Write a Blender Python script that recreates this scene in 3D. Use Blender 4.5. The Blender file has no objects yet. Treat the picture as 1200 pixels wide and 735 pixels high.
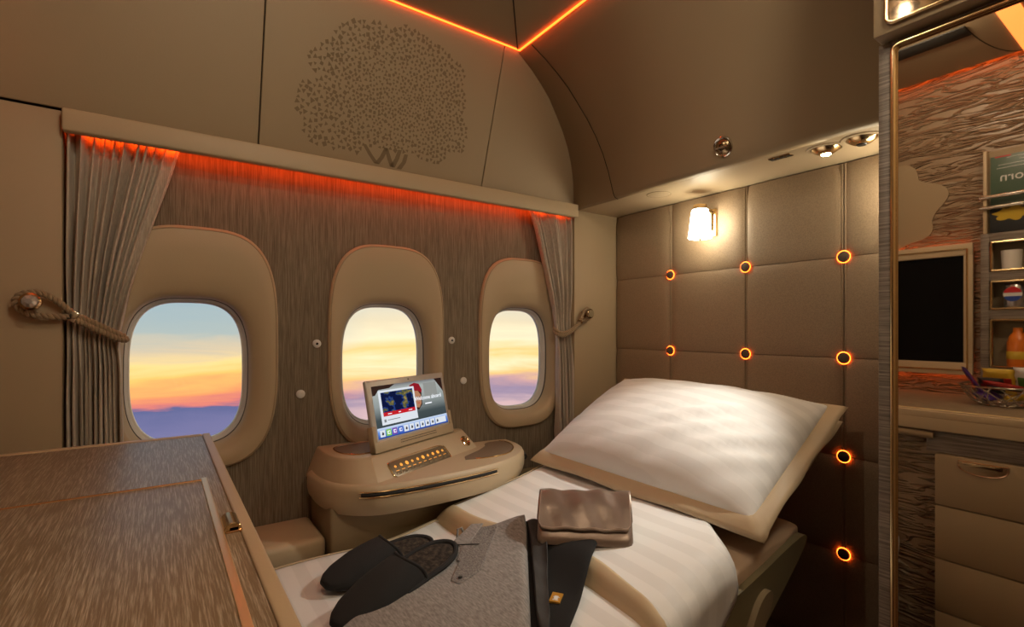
import bpy, bmesh, math, random
from mathutils import Vector, Matrix
R = math.radians
random.seed(7)
SC = bpy.context.scene
COL = SC.collection
ZC = 1.00                       # eye height above the floor; heights "h" below are measured from it

# ------------------------------------------------------------------ camera
cd = bpy.data.cameras.new('camera'); cam = bpy.data.objects.new('camera', cd); COL.objects.link(cam)
cd.sensor_width = 36.0; cd.lens = 590 / 1200 * 36; cd.shift_y = 17.5 / 1200; cd.clip_start = 0.02
cam.location = (0, 0, ZC); cam.rotation_euler = (R(90), 0, R(-35))
SC.camera = cam
SC.view_settings.view_transform = 'Standard'; SC.view_settings.look = 'None'
SC.view_settings.gamma = 1; SC.view_settings.use_curve_mapping = False
SC.view_settings.exposure = 0.15

# ------------------------------------------------------------------ node helpers
def nt_new(m):
    m.use_nodes = True
    nt = m.node_tree; nt.nodes.clear(); return nt
def N(nt, typ, **kw):
    n = nt.nodes.new(typ)
    for k, v in kw.items():
        if k in n.inputs: n.inputs[k].default_value = v
        else: setattr(n, k, v)
    return n
def ramp(nt, stops, interp='LINEAR'):
    n = nt.nodes.new('ShaderNodeValToRGB'); cr = n.color_ramp; cr.interpolation = interp
    while len(cr.elements) < len(stops): cr.elements.new(0.5)
    for e, (p, c) in zip(cr.elements, stops):
        e.position = p; e.color = (c[0], c[1], c[2], 1)
    return n
def srgb(r, g, b):
    f = lambda c: ((c / 255 + 0.055) / 1.055) ** 2.4 if c > 10 else c / 255 / 12.92
    return (f(r), f(g), f(b))

# ------------------------------------------------------------------ world: sunset above the clouds
w = bpy.data.worlds.new('sunset_sky'); SC.world = w
nt = nt_new(w)
tc = N(nt, 'ShaderNodeTexCoord'); sep = N(nt, 'ShaderNodeSeparateXYZ')
nt.links.new(tc.outputs['Generated'], sep.inputs[0])
mp = N(nt, 'ShaderNodeMapping'); mp.inputs['Scale'].default_value = (2.2, 2.2, 16)
nt.links.new(tc.outputs['Generated'], mp.inputs[0])
no = N(nt, 'ShaderNodeTexNoise', Scale=2.0, Detail=6.0, Roughness=0.55, Distortion=0.6)
nt.links.new(mp.outputs[0], no.inputs['Vector'])
ma = N(nt, 'ShaderNodeMath', operation='MULTIPLY_ADD'); ma.inputs[1].default_value = 0.075
nt.links.new(no.outputs['Fac'], ma.inputs[0]); nt.links.new(sep.outputs['Z'], ma.inputs[2])
mr = N(nt, 'ShaderNodeMapRange'); mr.inputs[1].default_value = -0.22; mr.inputs[2].default_value = 0.12
nt.links.new(ma.outputs[0], mr.inputs[0])
P = lambda z: (z + 0.0375 + 0.22) / 0.34
r1 = ramp(nt, [(0, srgb(138, 132, 166)), (P(-.16), srgb(116, 116, 158)), (P(-.134), srgb(98, 104, 148)), (P(-.124), srgb(225, 128, 118)), (P(-.108), srgb(246, 160, 104)),
               (P(-.085), srgb(255, 204, 112)), (P(-.058), srgb(255, 222, 146)), (P(-.036), srgb(218, 200, 168)), (P(-.01), srgb(176, 188, 184)), (1, srgb(150, 178, 192))])
nt.links.new(mr.outputs[0], r1.inputs[0])
r2 = ramp(nt, [(0, srgb(232, 200, 192)), (P(-.15), srgb(216, 182, 184)), (P(-.125), srgb(158, 140, 166)), (P(-.108), srgb(212, 166, 164)), (P(-.092), srgb(250, 206, 132)),
               (P(-.070), srgb(255, 238, 190)), (P(-.045), srgb(255, 216, 138)), (P(-.02), srgb(255, 240, 200)), (P(.02), srgb(238, 222, 186)), (1, srgb(214, 214, 200))])
nt.links.new(mr.outputs[0], r2.inputs[0])
az = N(nt, 'ShaderNodeMapRange'); az.inputs[1].default_value = 0.15; az.inputs[2].default_value = 0.33
nt.links.new(sep.outputs['X'], az.inputs[0])
mx = N(nt, 'ShaderNodeMix', data_type='RGBA')
nt.links.new(az.outputs[0], mx.inputs[0]); nt.links.new(r1.outputs[0], mx.inputs[6]); nt.links.new(r2.outputs[0], mx.inputs[7])
bg = N(nt, 'ShaderNodeBackground', Strength=1.05); out = N(nt, 'ShaderNodeOutputWorld')
nt.links.new(mx.outputs[2], bg.inputs[0]); nt.links.new(bg.outputs[0], out.inputs[0])

# ------------------------------------------------------------------ materials
MATS = {}
def mat(name, col, rough=.6, metal=0, bump=None, var=None, emit=None, estr=0, sheen=0, coat=0, alpha=None, spec=.5):
    """bump=(scale, strength, stretch xyz)   var=(second colour, scale, stretch xyz, lo, hi)"""
    m = bpy.data.materials.new(name); nt = nt_new(m)
    b = N(nt, 'ShaderNodeBsdfPrincipled'); o = N(nt, 'ShaderNodeOutputMaterial')
    nt.links.new(b.outputs[0], o.inputs[0])
    b.inputs['Base Color'].default_value = (*col, 1); b.inputs['Roughness'].default_value = rough; b.inputs['Metallic'].default_value = metal
    b.inputs['Specular IOR Level'].default_value = spec
    b.inputs['Sheen Weight'].default_value = sheen; b.inputs['Coat Weight'].default_value = coat
    if emit: b.inputs['Emission Color'].default_value = (*emit, 1); b.inputs['Emission Strength'].default_value = estr
    if var or bump: t = N(nt, 'ShaderNodeTexCoord')
    if var:
        c2, sc, st, lo, hi = var
        q = N(nt, 'ShaderNodeMapping'); q.inputs['Scale'].default_value = st; nt.links.new(t.outputs['Object'], q.inputs[0])
        n = N(nt, 'ShaderNodeTexNoise', Scale=sc, Detail=4.0, Roughness=.6); nt.links.new(q.outputs[0], n.inputs['Vector'])
        r = ramp(nt, [(lo, col), (hi, c2)]); nt.links.new(n.outputs['Fac'], r.inputs[0]); nt.links.new(r.outputs[0], b.inputs['Base Color'])
    if bump:
        sc, s, st = bump
        q = N(nt, 'ShaderNodeMapping'); q.inputs['Scale'].default_value = st; nt.links.new(t.outputs['Object'], q.inputs[0])
        n = N(nt, 'ShaderNodeTexNoise', Scale=sc, Detail=3.0); nt.links.new(q.outputs[0], n.inputs['Vector'])
        bp = N(nt, 'ShaderNodeBump', Strength=s, Distance=.002); nt.links.new(n.outputs['Fac'], bp.inputs['Height']); nt.links.new(bp.outputs[0], b.inputs['Normal'])
    MATS[name] = m
    return m
ONE = (1, 1, 1)
mat('cream', (.50, .39, .25), .5, bump=(220, .08, ONE))
mat('cream_panel', (.355, .268, .163), .55, bump=(260, .1, ONE))
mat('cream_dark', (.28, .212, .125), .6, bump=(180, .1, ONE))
mat('cutout', (.21, .150, .085), .8)
mat('gasket', (.10, .088, .075), .7)
mat('gap', (.02, .016, .012), .9)
mat('window_fabric', (.135, .100, .062), .75, bump=(1, .4, (700, 700, 24)), var=((.29, .235, .165), 1, (620, 620, 14), .38, .66))
mat('padded_leather', (.27, .192, .120), .5, bump=(420, .5, ONE), var=((.335, .241, .153), 350, ONE, .4, .6))
mat('button', (.10, .07, .045), .6)
mat('carpet', (.10, .028, .016), .95, bump=(400, .6, ONE))
mat('sidewall', (.41, .31, .19), .6)
mat('wood', (.20, .148, .088), .42, bump=(1, .2, (700, 26, 60)), var=((.50, .43, .33), 1, (720, 24, 60), .46, .72), spec=.35)
mat('wood_grey', (.13, .105, .085), .45, bump=(1, .3, (60, 12, 420)), var=((.34, .29, .245), 1, (30, 9, 300), .40, .70))
mat('gold', (.78, .58, .33), .16, 1)
mat('brushed_gold', (.80, .66, .40), .42, .8)
mat('rose_gold', (.80, .50, .32), .18, 1)
mat('bronze', (.36, .27, .16), .25, 1)
mat('panel_bronze', (.22, .165, .10), .35, .35)
mat('chrome', (.75, .72, .66), .12, 1)
mat('mirror', (.80, .73, .64), .015, 1)
mat('black_gloss', (.035, .025, .017), .05, 1, spec=.2)
mat('black', (.008, .008, .008), .4)
mat('dark_hole', (.012, .010, .008), .7)
mat('linen', (.80, .77, .73), .6, bump=(700, .1, ONE))
mat('tan_band', (.57, .445, .285), .5, bump=(600, .1, ONE))
mat('mattress_tan', (.55, .40, .27), .6, bump=(500, .1, ONE))
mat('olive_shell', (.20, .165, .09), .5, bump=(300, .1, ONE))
mat('curtain', (.44, .375, .30), .7, bump=(1, .4, (500, 500, 60)), var=((.58, .505, .415), 1, (420, 420, 1), .42, .58), sheen=.2)
mat('rope', (.33, .24, .14), .75, bump=(900, .6, ONE), sheen=.2)
mat('grey_knit', (.205, .19, .18), .9, bump=(900, .3, ONE), var=((.36, .34, .32), 60, (5, 1.2, 1), .35, .68))
mat('grey_knit_dark', (.135, .125, .12), .95, bump=(900, .4, ONE), var=((.31, .29, .27), 130, (4, 1.2, 1), .38, .66))
mat('dark_knit', (.045, .042, .040), .9, bump=(800, .3, ONE))
mat('black_knit', (.010, .009, .0085), .95, bump=(800, .4, ONE))
mat('felt', (.020, .0195, .020), .95, bump=(700, .3, ONE))
mat('fur', (.016, .012, .009), 1, bump=(130, 1.0, ONE), var=((.085, .064, .045), 95, ONE, .42, .72))
mat('bag_leather', (.27, .20, .158), .34, .5, bump=(55, .35, ONE))
mat('stitch', (.45, .32, .25), .6)
mat('white_plastic', (.72, .70, .66), .35)
mat('tray_insert', (.19, .135, .085), .7, bump=(500, .4, ONE))
mat('sconce_glass', (.9, .88, .82), .5, emit=(1.0, .88, .64), estr=20)
mat('lens', (1, 1, 1), .3, emit=(1.0, .80, .50), estr=45)
mat('lens_white', (1, 1, 1), .3, emit=(.95, .96, 1.0), estr=5)
mat('led', (1, .3, .1), .5, emit=(1.0, .085, .008), estr=7.0)
mat('led_pelmet', (1, .3, .1), .5, emit=(1.0, .070, .004), estr=17)
mat('led_ring', (1, .3, .1), .5, emit=(1.0, .11, .010), estr=13)
mat('led_front', (1, .3, .1), .5, emit=(1.0, .15, .018), estr=10)
mat('led_wide', (1, .4, .15), .5, emit=(1.0, .24, .05), estr=2.2)
mat('amber_glow', (1, .5, .1), .5, emit=(1.0, .40, .05), estr=.55)
mat('crystal', (.80, .82, .84), .08, .7)
mat('tv_black', (.003, .003, .003), .5, spec=.1)
mat('red_print', srgb(190, 22, 30), .4)
mat('white_print', (.7, .7, .7), .5)
mat('blue_print', srgb(20, 60, 150), .4)
mat('green_cover', srgb(70, 92, 76), .4)
mat('yellow_print', srgb(190, 160, 40), .4)
mat('dark_cover', srgb(40, 44, 48), .4)
mat('juice', srgb(220, 120, 40), .3)
mat('can_silver', (.55, .55, .56), .25, .8)
mat('wire', (.6, .57, .52), .2, 1)
mat('pack_purple', srgb(70, 40, 110), .3)
mat('pack_red', srgb(150, 30, 30), .3)
mat('pack_yellow', srgb(215, 180, 60), .35)
mat('pack_green', srgb(70, 110, 50), .35)
mat('gold_label', srgb(200, 150, 60), .35, .3)

def scr(name, c, s=1.0):
    return mat('scr_' + name, (0, 0, 0), .25, emit=c, estr=s)
scr('white', srgb(225, 232, 240), .85); scr('text', srgb(245, 248, 255), .95); scr('red', srgb(205, 25, 40), .8); scr('hat', srgb(150, 22, 40), .8)
scr('skin', srgb(196, 140, 104), .7); scr('hair', srgb(45, 28, 24), .8); scr('green', srgb(126, 196, 74), .9); scr('purple', srgb(118, 70, 168), .9)
scr('blue', srgb(60, 96, 190), .9); scr('ink', srgb(40, 46, 60), .8); scr('panel', srgb(160, 164, 160), .7); scr('greyline', srgb(140, 146, 150), .7)

# special materials ------------------------------------------------
def glass_mat():
    m = bpy.data.materials.new('window_glass'); nt = nt_new(m)
    t = N(nt, 'ShaderNodeBsdfTransparent'); g = N(nt, 'ShaderNodeBsdfGlossy', Roughness=.02); f = N(nt, 'ShaderNodeFresnel', IOR=1.35)
    x = N(nt, 'ShaderNodeMixShader'); o = N(nt, 'ShaderNodeOutputMaterial')
    nt.links.new(f.outputs[0], x.inputs[0]); nt.links.new(t.outputs[0], x.inputs[1]); nt.links.new(g.outputs[0], x.inputs[2]); nt.links.new(x.outputs[0], o.inputs[0])
    MATS['glass'] = m
glass_mat()
def stripe_linen(name, axis, freq):
    m = bpy.data.materials.new(name); nt = nt_new(m)
    b = N(nt, 'ShaderNodeBsdfPrincipled'); o = N(nt, 'ShaderNodeOutputMaterial'); nt.links.new(b.outputs[0], o.inputs[0])
    t = N(nt, 'ShaderNodeTexCoord'); s = N(nt, 'ShaderNodeSeparateXYZ'); nt.links.new(t.outputs['Object'], s.inputs[0])
    mu = N(nt, 'ShaderNodeMath', operation='MULTIPLY'); mu.inputs[1].default_value = freq * 2 * math.pi; nt.links.new(s.outputs[axis], mu.inputs[0])
    si = N(nt, 'ShaderNodeMath', operation='SINE'); nt.links.new(mu.outputs[0], si.inputs[0])
    r = ramp(nt, [(.46, (.82, .81, .79)), (.54, (.755, .745, .725))]); rr = ramp(nt, [(.46, (.7,) * 3), (.54, (.52,) * 3)])
    mr = N(nt, 'ShaderNodeMapRange'); mr.inputs[1].default_value = -1; nt.links.new(si.outputs[0], mr.inputs[0])
    nt.links.new(mr.outputs[0], r.inputs[0]); nt.links.new(mr.outputs[0], rr.inputs[0])
    nt.links.new(r.outputs[0], b.inputs['Base Color']); nt.links.new(rr.outputs[0], b.inputs['Roughness'])
    n = N(nt, 'ShaderNodeTexNoise', Scale=9.0, Detail=2.0); nt.links.new(t.outputs['Object'], n.inputs['Vector'])
    bp = N(nt, 'ShaderNodeBump', Strength=.16, Distance=.012); nt.links.new(n.outputs['Fac'], bp.inputs['Height']); nt.links.new(bp.outputs[0], b.inputs['Normal'])
    MATS[name] = m
stripe_linen('linen_stripe_x', 'X', 17); stripe_linen('linen_stripe_pillow', 'X', 22)
def wavy():
    m = bpy.data.materials.new('wavy_relief'); nt = nt_new(m)
    b = N(nt, 'ShaderNodeBsdfPrincipled', Roughness=.38); o = N(nt, 'ShaderNodeOutputMaterial'); nt.links.new(b.outputs[0], o.inputs[0])
    b.inputs['Base Color'].default_value = (.30, .215, .135, 1)
    t = N(nt, 'ShaderNodeTexCoord'); q = N(nt, 'ShaderNodeMapping'); q.inputs['Scale'].default_value = (1, 3.2, 21); q.inputs['Rotation'].default_value = (R(-6), 0, 0)
    nt.links.new(t.outputs['Object'], q.inputs[0])
    n = N(nt, 'ShaderNodeTexNoise', Scale=2.0, Detail=2.0, Distortion=1.2); nt.links.new(q.outputs[0], n.inputs['Vector'])
    r = ramp(nt, [(.40, (0, 0, 0)), (.5, (1, 1, 1)), (.60, (0, 0, 0))]); nt.links.new(n.outputs['Fac'], r.inputs[0])
    bp = N(nt, 'ShaderNodeBump', Strength=1.0, Distance=.012); nt.links.new(r.outputs[0], bp.inputs['Height']); nt.links.new(bp.outputs[0], b.inputs['Normal'])
    MATS['wavy'] = m
wavy()
def screen_grad(name, stops, axis='Z', lo=-.2, hi=.2, noise=None, strength=.85):
    m = bpy.data.materials.new(name); nt = nt_new(m)
    e = N(nt, 'ShaderNodeEmission', Strength=strength); o = N(nt, 'ShaderNodeOutputMaterial'); nt.links.new(e.outputs[0], o.inputs[0])
    t = N(nt, 'ShaderNodeTexCoord')
    if noise:
        n = N(nt, 'ShaderNodeTexNoise', Scale=noise, Detail=5.0); nt.links.new(t.outputs['Generated'], n.inputs['Vector']); src = n.outputs['Fac']
    else:
        s = N(nt, 'ShaderNodeSeparateXYZ'); nt.links.new(t.outputs['Generated'], s.inputs[0]); src = s.outputs[axis]
    r = ramp(nt, stops); nt.links.new(src, r.inputs[0]); nt.links.new(r.outputs[0], e.inputs[0]); MATS[name] = m
screen_grad('scr_bg', [(0, srgb(52, 62, 66)), (.35, srgb(70, 80, 82)), (.6, srgb(150, 158, 156)), (.9, srgb(176, 182, 178)), (1, srgb(120, 120, 122))])
screen_grad('scr_bar', [(0, srgb(30, 70, 165)), (.6, srgb(110, 150, 220)), (1, srgb(215, 230, 250))])
screen_grad('scr_map', [(.46, srgb(16, 24, 62)), (.50, srgb(36, 64, 140)), (.53, srgb(70, 80, 50)), (.64, srgb(165, 140, 85))], noise=3.2)

# ------------------------------------------------------------------ mesh helpers
def rootloc(p):
    while p is not None and p.parent is not None: p = p.parent
    return p.location.copy() if p is not None else Vector((0, 0, 0))
def tag(o, label=None, cat=None, group=None, kind=None):
    if label: o['label'] = label
    if cat: o['category'] = cat
    if group: o['group'] = group
    if kind: o['kind'] = kind
    return o
def thing(name, base, label, cat, group=None, kind=None):
    o = bpy.data.objects.new(name, None); COL.objects.link(o); o.empty_display_size = .05
    o.location = (base[0], base[1], base[2] + ZC)
    return tag(o, label, cat, group, kind)
def mk(name, V, F, m, parent=None, smooth=True, angle=40, origin=None):
    """V in room coordinates (x, y, h)"""
    off = rootloc(parent) if parent is not None else Vector((origin[0], origin[1], origin[2] + ZC)) if origin else Vector((0, 0, 0))
    me = bpy.data.meshes.new(name)
    me.from_pydata([(v[0] - off.x, v[1] - off.y, v[2] + ZC - off.z) for v in V], [], F)
    me.validate(); me.update()
    bm = bmesh.new(); bm.from_mesh(me); bmesh.ops.recalc_face_normals(bm, faces=bm.faces); bm.to_mesh(me); bm.free()
    if smooth:
        me.polygons.foreach_set('use_smooth', [True] * len(me.polygons)); me.set_sharp_from_angle(angle=R(angle))
    me.materials.append(MATS[m])
    o = bpy.data.objects.new(name, me); COL.objects.link(o)
    if parent is not None: o.parent = parent
    elif origin: o.location = off
    return o
def merge(*parts):
    V, F = [], []
    for v, f in parts:
        k = len(V); V += [tuple(p) for p in v]; F += [tuple(i + k for i in q) for q in f]
    return V, F
def box(x0, x1, y0, y1, z0, z1, bev=0.0, seg=2):
    bm = bmesh.new(); bmesh.ops.create_cube(bm, size=1)
    for v in bm.verts:
        v.co = Vector(((x0 + x1) / 2 + v.co.x * (x1 - x0), (y0 + y1) / 2 + v.co.y * (y1 - y0), (z0 + z1) / 2 + v.co.z * (z1 - z0)))
    if bev: bmesh.ops.bevel(bm, geom=bm.edges[:], offset=bev, segments=seg, profile=.5, affect='EDGES')
    V = [v.co[:] for v in bm.verts]; F = [tuple(v.index for v in f.verts) for f in bm.faces]; bm.free(); return V, F
def xf(vf, M):
    return [tuple(M @ Vector(v)) for v in vf[0]], vf[1]
def loft(rings, cap0=True, cap1=True, closed=True):
    V = [tuple(p) for r in rings for p in r]; n = len(rings[0]); F = []
    for k in range(len(rings) - 1):
        for i in range(n if closed else n - 1):
            j = (i + 1) % n; F.append((k * n + i, k * n + j, (k + 1) * n + j, (k + 1) * n + i))
    if cap0: F.append(tuple(range(n)))
    if cap1: F.append(tuple(range((len(rings) - 1) * n, len(rings) * n)))
    return V, F
def lathe(prof, seg=24, M=None):
    """profile [(r, z)] turned about Z"""
    rings = [[(max(r, 1e-5) * math.cos(2 * math.pi * i / seg), max(r, 1e-5) * math.sin(2 * math.pi * i / seg), z) for i in range(seg)] for r, z in prof]
    vf = loft(rings); return xf(vf, M) if M else vf
def tube(path, rad, seg=8, caps=True):
    path = [Vector(p) for p in path]; rings = []; up = None
    for i, p in enumerate(path):
        t = (path[min(i + 1, len(path) - 1)] - path[max(i - 1, 0)]).normalized()
        if up is None: up = t.orthogonal().normalized()
        up = (up - t * up.dot(t)).normalized(); s = t.cross(up); r = rad[i] if isinstance(rad, (list, tuple)) else rad
        rings.append([tuple(p + (up * math.cos(a) + s * math.sin(a)) * r) for a in [2 * math.pi * k / seg for k in range(seg)]])
    return loft(rings, caps, caps)
def torus(c, M, r, rr, n=28, m=8):
    V, F = [], []
    for i in range(n):
        a = 2 * math.pi * i / n
        for j in range(m):
            b = 2 * math.pi * j / m
            V.append(tuple(Vector(c) + M @ Vector(((r + rr * math.cos(b)) * math.cos(a), (r + rr * math.cos(b)) * math.sin(a), rr * math.sin(b)))))
    for i in range(n):
        for j in range(m):
            F.append((i * m + j, ((i + 1) % n) * m + j, ((i + 1) % n) * m + (j + 1) % m, i * m + (j + 1) % m))
    return V, F
def chaikin(P, it=2):
    for _ in range(it):
        Q = []
        for i in range(len(P)):
            a, b = P[i], P[(i + 1) % len(P)]
            Q.append(tuple(.75 * x + .25 * y for x, y in zip(a, b))); Q.append(tuple(.25 * x + .75 * y for x, y in zip(a, b)))
        P = Q
    return P
def resample(P, n):
    L = [0]
    for i in range(len(P)): L.append(L[-1] + math.dist(P[i], P[(i + 1) % len(P)]))
    out = []; k = 0
    for s in range(n):
        d = L[-1] * s / n
        while L[k + 1] < d: k += 1
        f = (d - L[k]) / max(L[k + 1] - L[k], 1e-9); a, b = P[k], P[(k + 1) % len(P)]
        out.append(tuple(x + (y - x) * f for x, y in zip(a, b)))
    return out
def sup(cx, cz, a, b, n=3.2, seg=64):
    o = []
    for i in range(seg):
        t = 2 * math.pi * i / seg; c, s = math.cos(t), math.sin(t)
        o.append((cx + a * math.copysign(abs(c) ** (2 / n), c), cz + b * math.copysign(abs(s) ** (2 / n), s)))
    return o
def grid(nu, nv, fn):
    V = [fn(i / nu, j / nv) for j in range(nv + 1) for i in range(nu + 1)]
    F = [(j * (nu + 1) + i, j * (nu + 1) + i + 1, (j + 1) * (nu + 1) + i + 1, (j + 1) * (nu + 1) + i) for j in range(nv) for i in range(nu)]
    return V, F
def solid(o, th, off=-1):
    md = o.modifiers.new('thickness', 'SOLIDIFY'); md.thickness = th; md.offset = off; return o
def sstep(a, b, x):
    t = min(1, max(0, (x - a) / (b - a))); return t * t * (3 - 2 * t)
def rect_frame(x, y0, y1, h0, h1, r):
    return merge(tube([(x, y0, h0), (x, y0, h1)], r, 8), tube([(x, y1, h0), (x, y1, h1)], r, 8), tube([(x, y0, h0), (x, y1, h0)], r, 8), tube([(x, y0, h1), (x, y1, h1)], r, 8))
def text_mesh(s, size, M, extr=.0006):
    c = bpy.data.curves.new('txt', 'FONT'); c.body = s; c.size = size; c.extrude = extr; c.align_x = 'CENTER'; c.align_y = 'CENTER'; c.resolution_u = 3
    o = bpy.data.objects.new('txt', c); COL.objects.link(o); bpy.context.view_layer.update()
    me = bpy.data.meshes.new_from_object(o); V = [tuple(M @ v.co) for v in me.vertices]; F = [tuple(p.vertices) for p in me.polygons]
    bpy.data.objects.remove(o); bpy.data.curves.remove(c); bpy.data.meshes.remove(me); return V, F
def light(kind, name, loc, power, col, parent=None, **kw):
    l = bpy.data.lights.new(name, kind); l.energy = power; l.color = col
    for k, v in kw.items():
        if k != 'aim': setattr(l, k, v)
    o = bpy.data.objects.new(name, l); COL.objects.link(o); o.location = (loc[0], loc[1], loc[2] + ZC)
    if 'aim' in kw:
        d = Vector(kw['aim']) - Vector(loc); o.rotation_euler = d.to_track_quat('-Z', 'Y').to_euler()
    if parent is not None:
        o.parent = parent; o.location = Vector((loc[0], loc[1], loc[2] + ZC)) - rootloc(parent)
    return o
WARM = (1.0, .78, .50)

# ================================================================== THE ROOM
XF, XB = -.45, 1.612            # front wall (television) and rear padded wall
YS, YP, YW = -.45, 1.52, 1.58   # aisle side, panel plane and window lining
HC, HF = .93, -ZC               # ceiling and floor
st = lambda o: tag(o, kind='structure')

st(mk('floor', *box(XF - .05, XB + .1, YS - .05, YW + .1, HF - .05, HF), 'carpet'))
ceil = st(mk('ceiling', *box(XF + .030, .985, YS - .05, 1.366, HC, HC + .04), 'cream_panel'))
mk('mitre_seam', *tube([(.975, 1.36, HC - .001), (.80, 1.14, HC - .001), (.62, .92, HC - .001)], .0022, 6), 'gap', ceil)
mk('dark_slot', *box(-.16, -.085, .47, 1.3, HC - .004, HC + .002, .002), 'dark_hole', ceil)
mk('curved_seam', *tube([(-.10 - .32 * math.sin(a), .47 - .075 * (1 - math.cos(a)), HC) for a in [i * math.pi / 24 for i in range(13)]], .0016, 6), 'gap', ceil)
st(mk('wall_side', *box(XF - .05, XB + .1, YS - .05, YS, HF, HC), 'sidewall'))
roof = st(mk('trim_1', *box(XF - .05, XB + .1, YS - .05, YW + .12, 1.02, 1.05), 'gap'))     # dark void behind the overhead panels

# window lining with three openings -----------------------------------------
WX = [.066, .612, 1.158]; SX = [.084, .616, 1.152]
def ring_fill(outer, holes, y, flip=False):
    bm = bmesh.new()
    for loop in [outer] + holes:
        vs = [bm.verts.new((p[0], y, p[1])) for p in loop]
        for i in range(len(vs)): bm.edges.new((vs[i], vs[(i + 1) % len(vs)]))
    bmesh.ops.triangle_fill(bm, use_beauty=True, edges=bm.edges[:]); bm.verts.index_update()
    V = [v.co[:] for v in bm.verts]; F = [tuple(v.index for v in f.verts) for f in bm.faces]; bm.free(); return V, F
holes = [sup(x, -.055, .185, .312, 3.3, 48) for x in SX]
ww = st(mk('wall_window', *ring_fill([(-.55, HF), (1.75, HF), (1.75, 1.0), (-.55, 1.0)], holes, YW), 'window_fabric', smooth=False))
solid(ww, .02, 1)
for k, x in enumerate(WX):
    wroot = thing('window_%d' % (k + 1), (x, YW, -.38), None, None, kind='structure')
    ring = lambda cx, cz, a, b, y, n: [(p[0], y, p[1]) for p in sup(cx, cz, a, b, n, 72)]
    q = SX[k]; mxx = lambda f: x + (q - x) * f
    sur = mk('surround', *loft([ring(q, -.055, .196, .325, 1.583, 3.3), ring(q, -.055, .1965, .3255, 1.574, 3.3), ring(q, -.055, .194, .323, 1.568, 3.3),
                          ring(q, -.057, .187, .315, 1.5655, 3.3), ring(mxx(.8), -.072, .176, .280, 1.5665, 3.25), ring(mxx(.5), -.094, .164, .243, 1.572, 3.2), ring(mxx(.2), -.112, .155, .219, 1.580, 3.15),
                          ring(x, -.118, .149, .208, 1.590, 3.1), ring(x, -.118, .144, .202, 1.602, 3.1), ring(x, -.118, .142, .200, 1.612, 3.1)], False, False), 'cream', wroot, angle=60)
    mk('piping', *tube([(p[0], 1.5665, p[1]) for p in sup(q, -.0565, .190, .3185, 3.3, 96)] + [(q + .190, 1.5665, -.0565)], .0016, 6), 'cream_panel', wroot)
    mk('gasket', *loft([ring(x, -.118, .1425, .2005, 1.612, 3.1), ring(x, -.118, .1405, .1985, 1.613, 3.1), ring(x, -.118, .1405, .1985, 1.620, 3.1)], False, False), 'gasket', wroot)
    mk('inner_frame', *loft([ring(x, -.118, .1405, .1985, 1.618, 3.1), ring(x, -.118, .1385, .1965, 1.620, 3.1), ring(x, -.118, .1355, .1935, 1.634, 3.1), ring(x, -.118, .131, .189, 1.637, 3.1), ring(x, -.118, .130, .188, 1.648, 3.1)], False, False), 'white_plastic', wroot)
    pv = [(p[0], 1.642, p[1]) for p in sup(x, -.118, .1312, .1892, 3.1, 72)]
    mk('pane', *loft([pv, [(a, b + .004, c) for a, b, c in pv]]), 'glass', wroot)

# side panels of the window recess ------------------------------------------
tag(mk('wall_panel_front', *box(XF - .05, -.181, YP, YW + .03, HF, .4945, .004), 'sidewall'), kind='structure').name = 'wall_left'
tag(mk('wall_right', *box(1.372, XB + .05, YP, YW + .03, HF, .4945, .003), 'sidewall'), kind='structure')

# rear padded wall -----------------------------------------------------------
rear = st(mk('wall_rear', *box(XB + .012, XB + .06, YS, YW + .03, HF, .50), 'padded_leather'))
Yc = [1.518, 1.237, .934, .638, .340, .042, -.25]
Hc = [.4765, .206, -.085, -.368, -.648, -.93]
def padded(y0, y1, h0, h1, g=.0010):
    y0 += g; y1 -= g; h0 += g; h1 -= g
    def f(u, v):
        e = min(u, 1 - u) * (y1 - y0); g2 = min(v, 1 - v) * (h1 - h0)
        p = lambda t: 1 - (1 - min(1, t / .035)) ** 2.4
        dim = 0
        for cy in (y0, y1):
            for ch in (h0, h1):
                d = math.hypot(y0 + u * (y1 - y0) - cy, h0 + v * (h1 - h0) - ch); dim += .006 * math.exp(-(d / .025) ** 2)
        return (XB + .0005 - .0055 * p(e) * (.45 + .55 * p(g2)) + dim * .7, y0 + u * (y1 - y0), h0 + v * (h1 - h0))
    warp = lambda t: .5 - .5 * math.cos(math.pi * t)
    return grid(18, 18, lambda u, v: f(warp(u), warp(v)))
for i in range(len(Yc) - 1):
    for j in range(len(Hc) - 1):
        mk('padded_panel', *padded(Yc[i + 1], Yc[i], Hc[j + 1], Hc[j]), 'padded_leather', rear, angle=80)
for i in range(1, len(Yc) - 1):                                       # twin piping down the upright seams
    for s in (-1, 1):
        mk('piping', *tube([(XB - .0005, Yc[i] + s * .0036, h) for h in (Hc[-1], -.2, (.3), .474)], .0024, 6), 'padded_leather', rear)
MX = Matrix.Rotation(R(-90), 3, 'Y')
for i, j in [(1, 1), (2, 1), (3, 1), (1, 2), (2, 2), (3, 2), (3, 3), (3, 4), (2, 3), (1, 3)]:
    c = (XB - .001, Yc[i], Hc[j])
    b = mk('tuft_button', *lathe([(.0, .0085), (.010, .008), (.0150, .006), (.0160, .002), (.012, -.006)], 24, Matrix.Translation(c) @ MX.to_4x4()), 'button', rear)
    mk('glow_ring', *torus((c[0] - .0015, c[1], c[2]), MX, .0172, .0009), 'led_ring', b)

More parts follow.
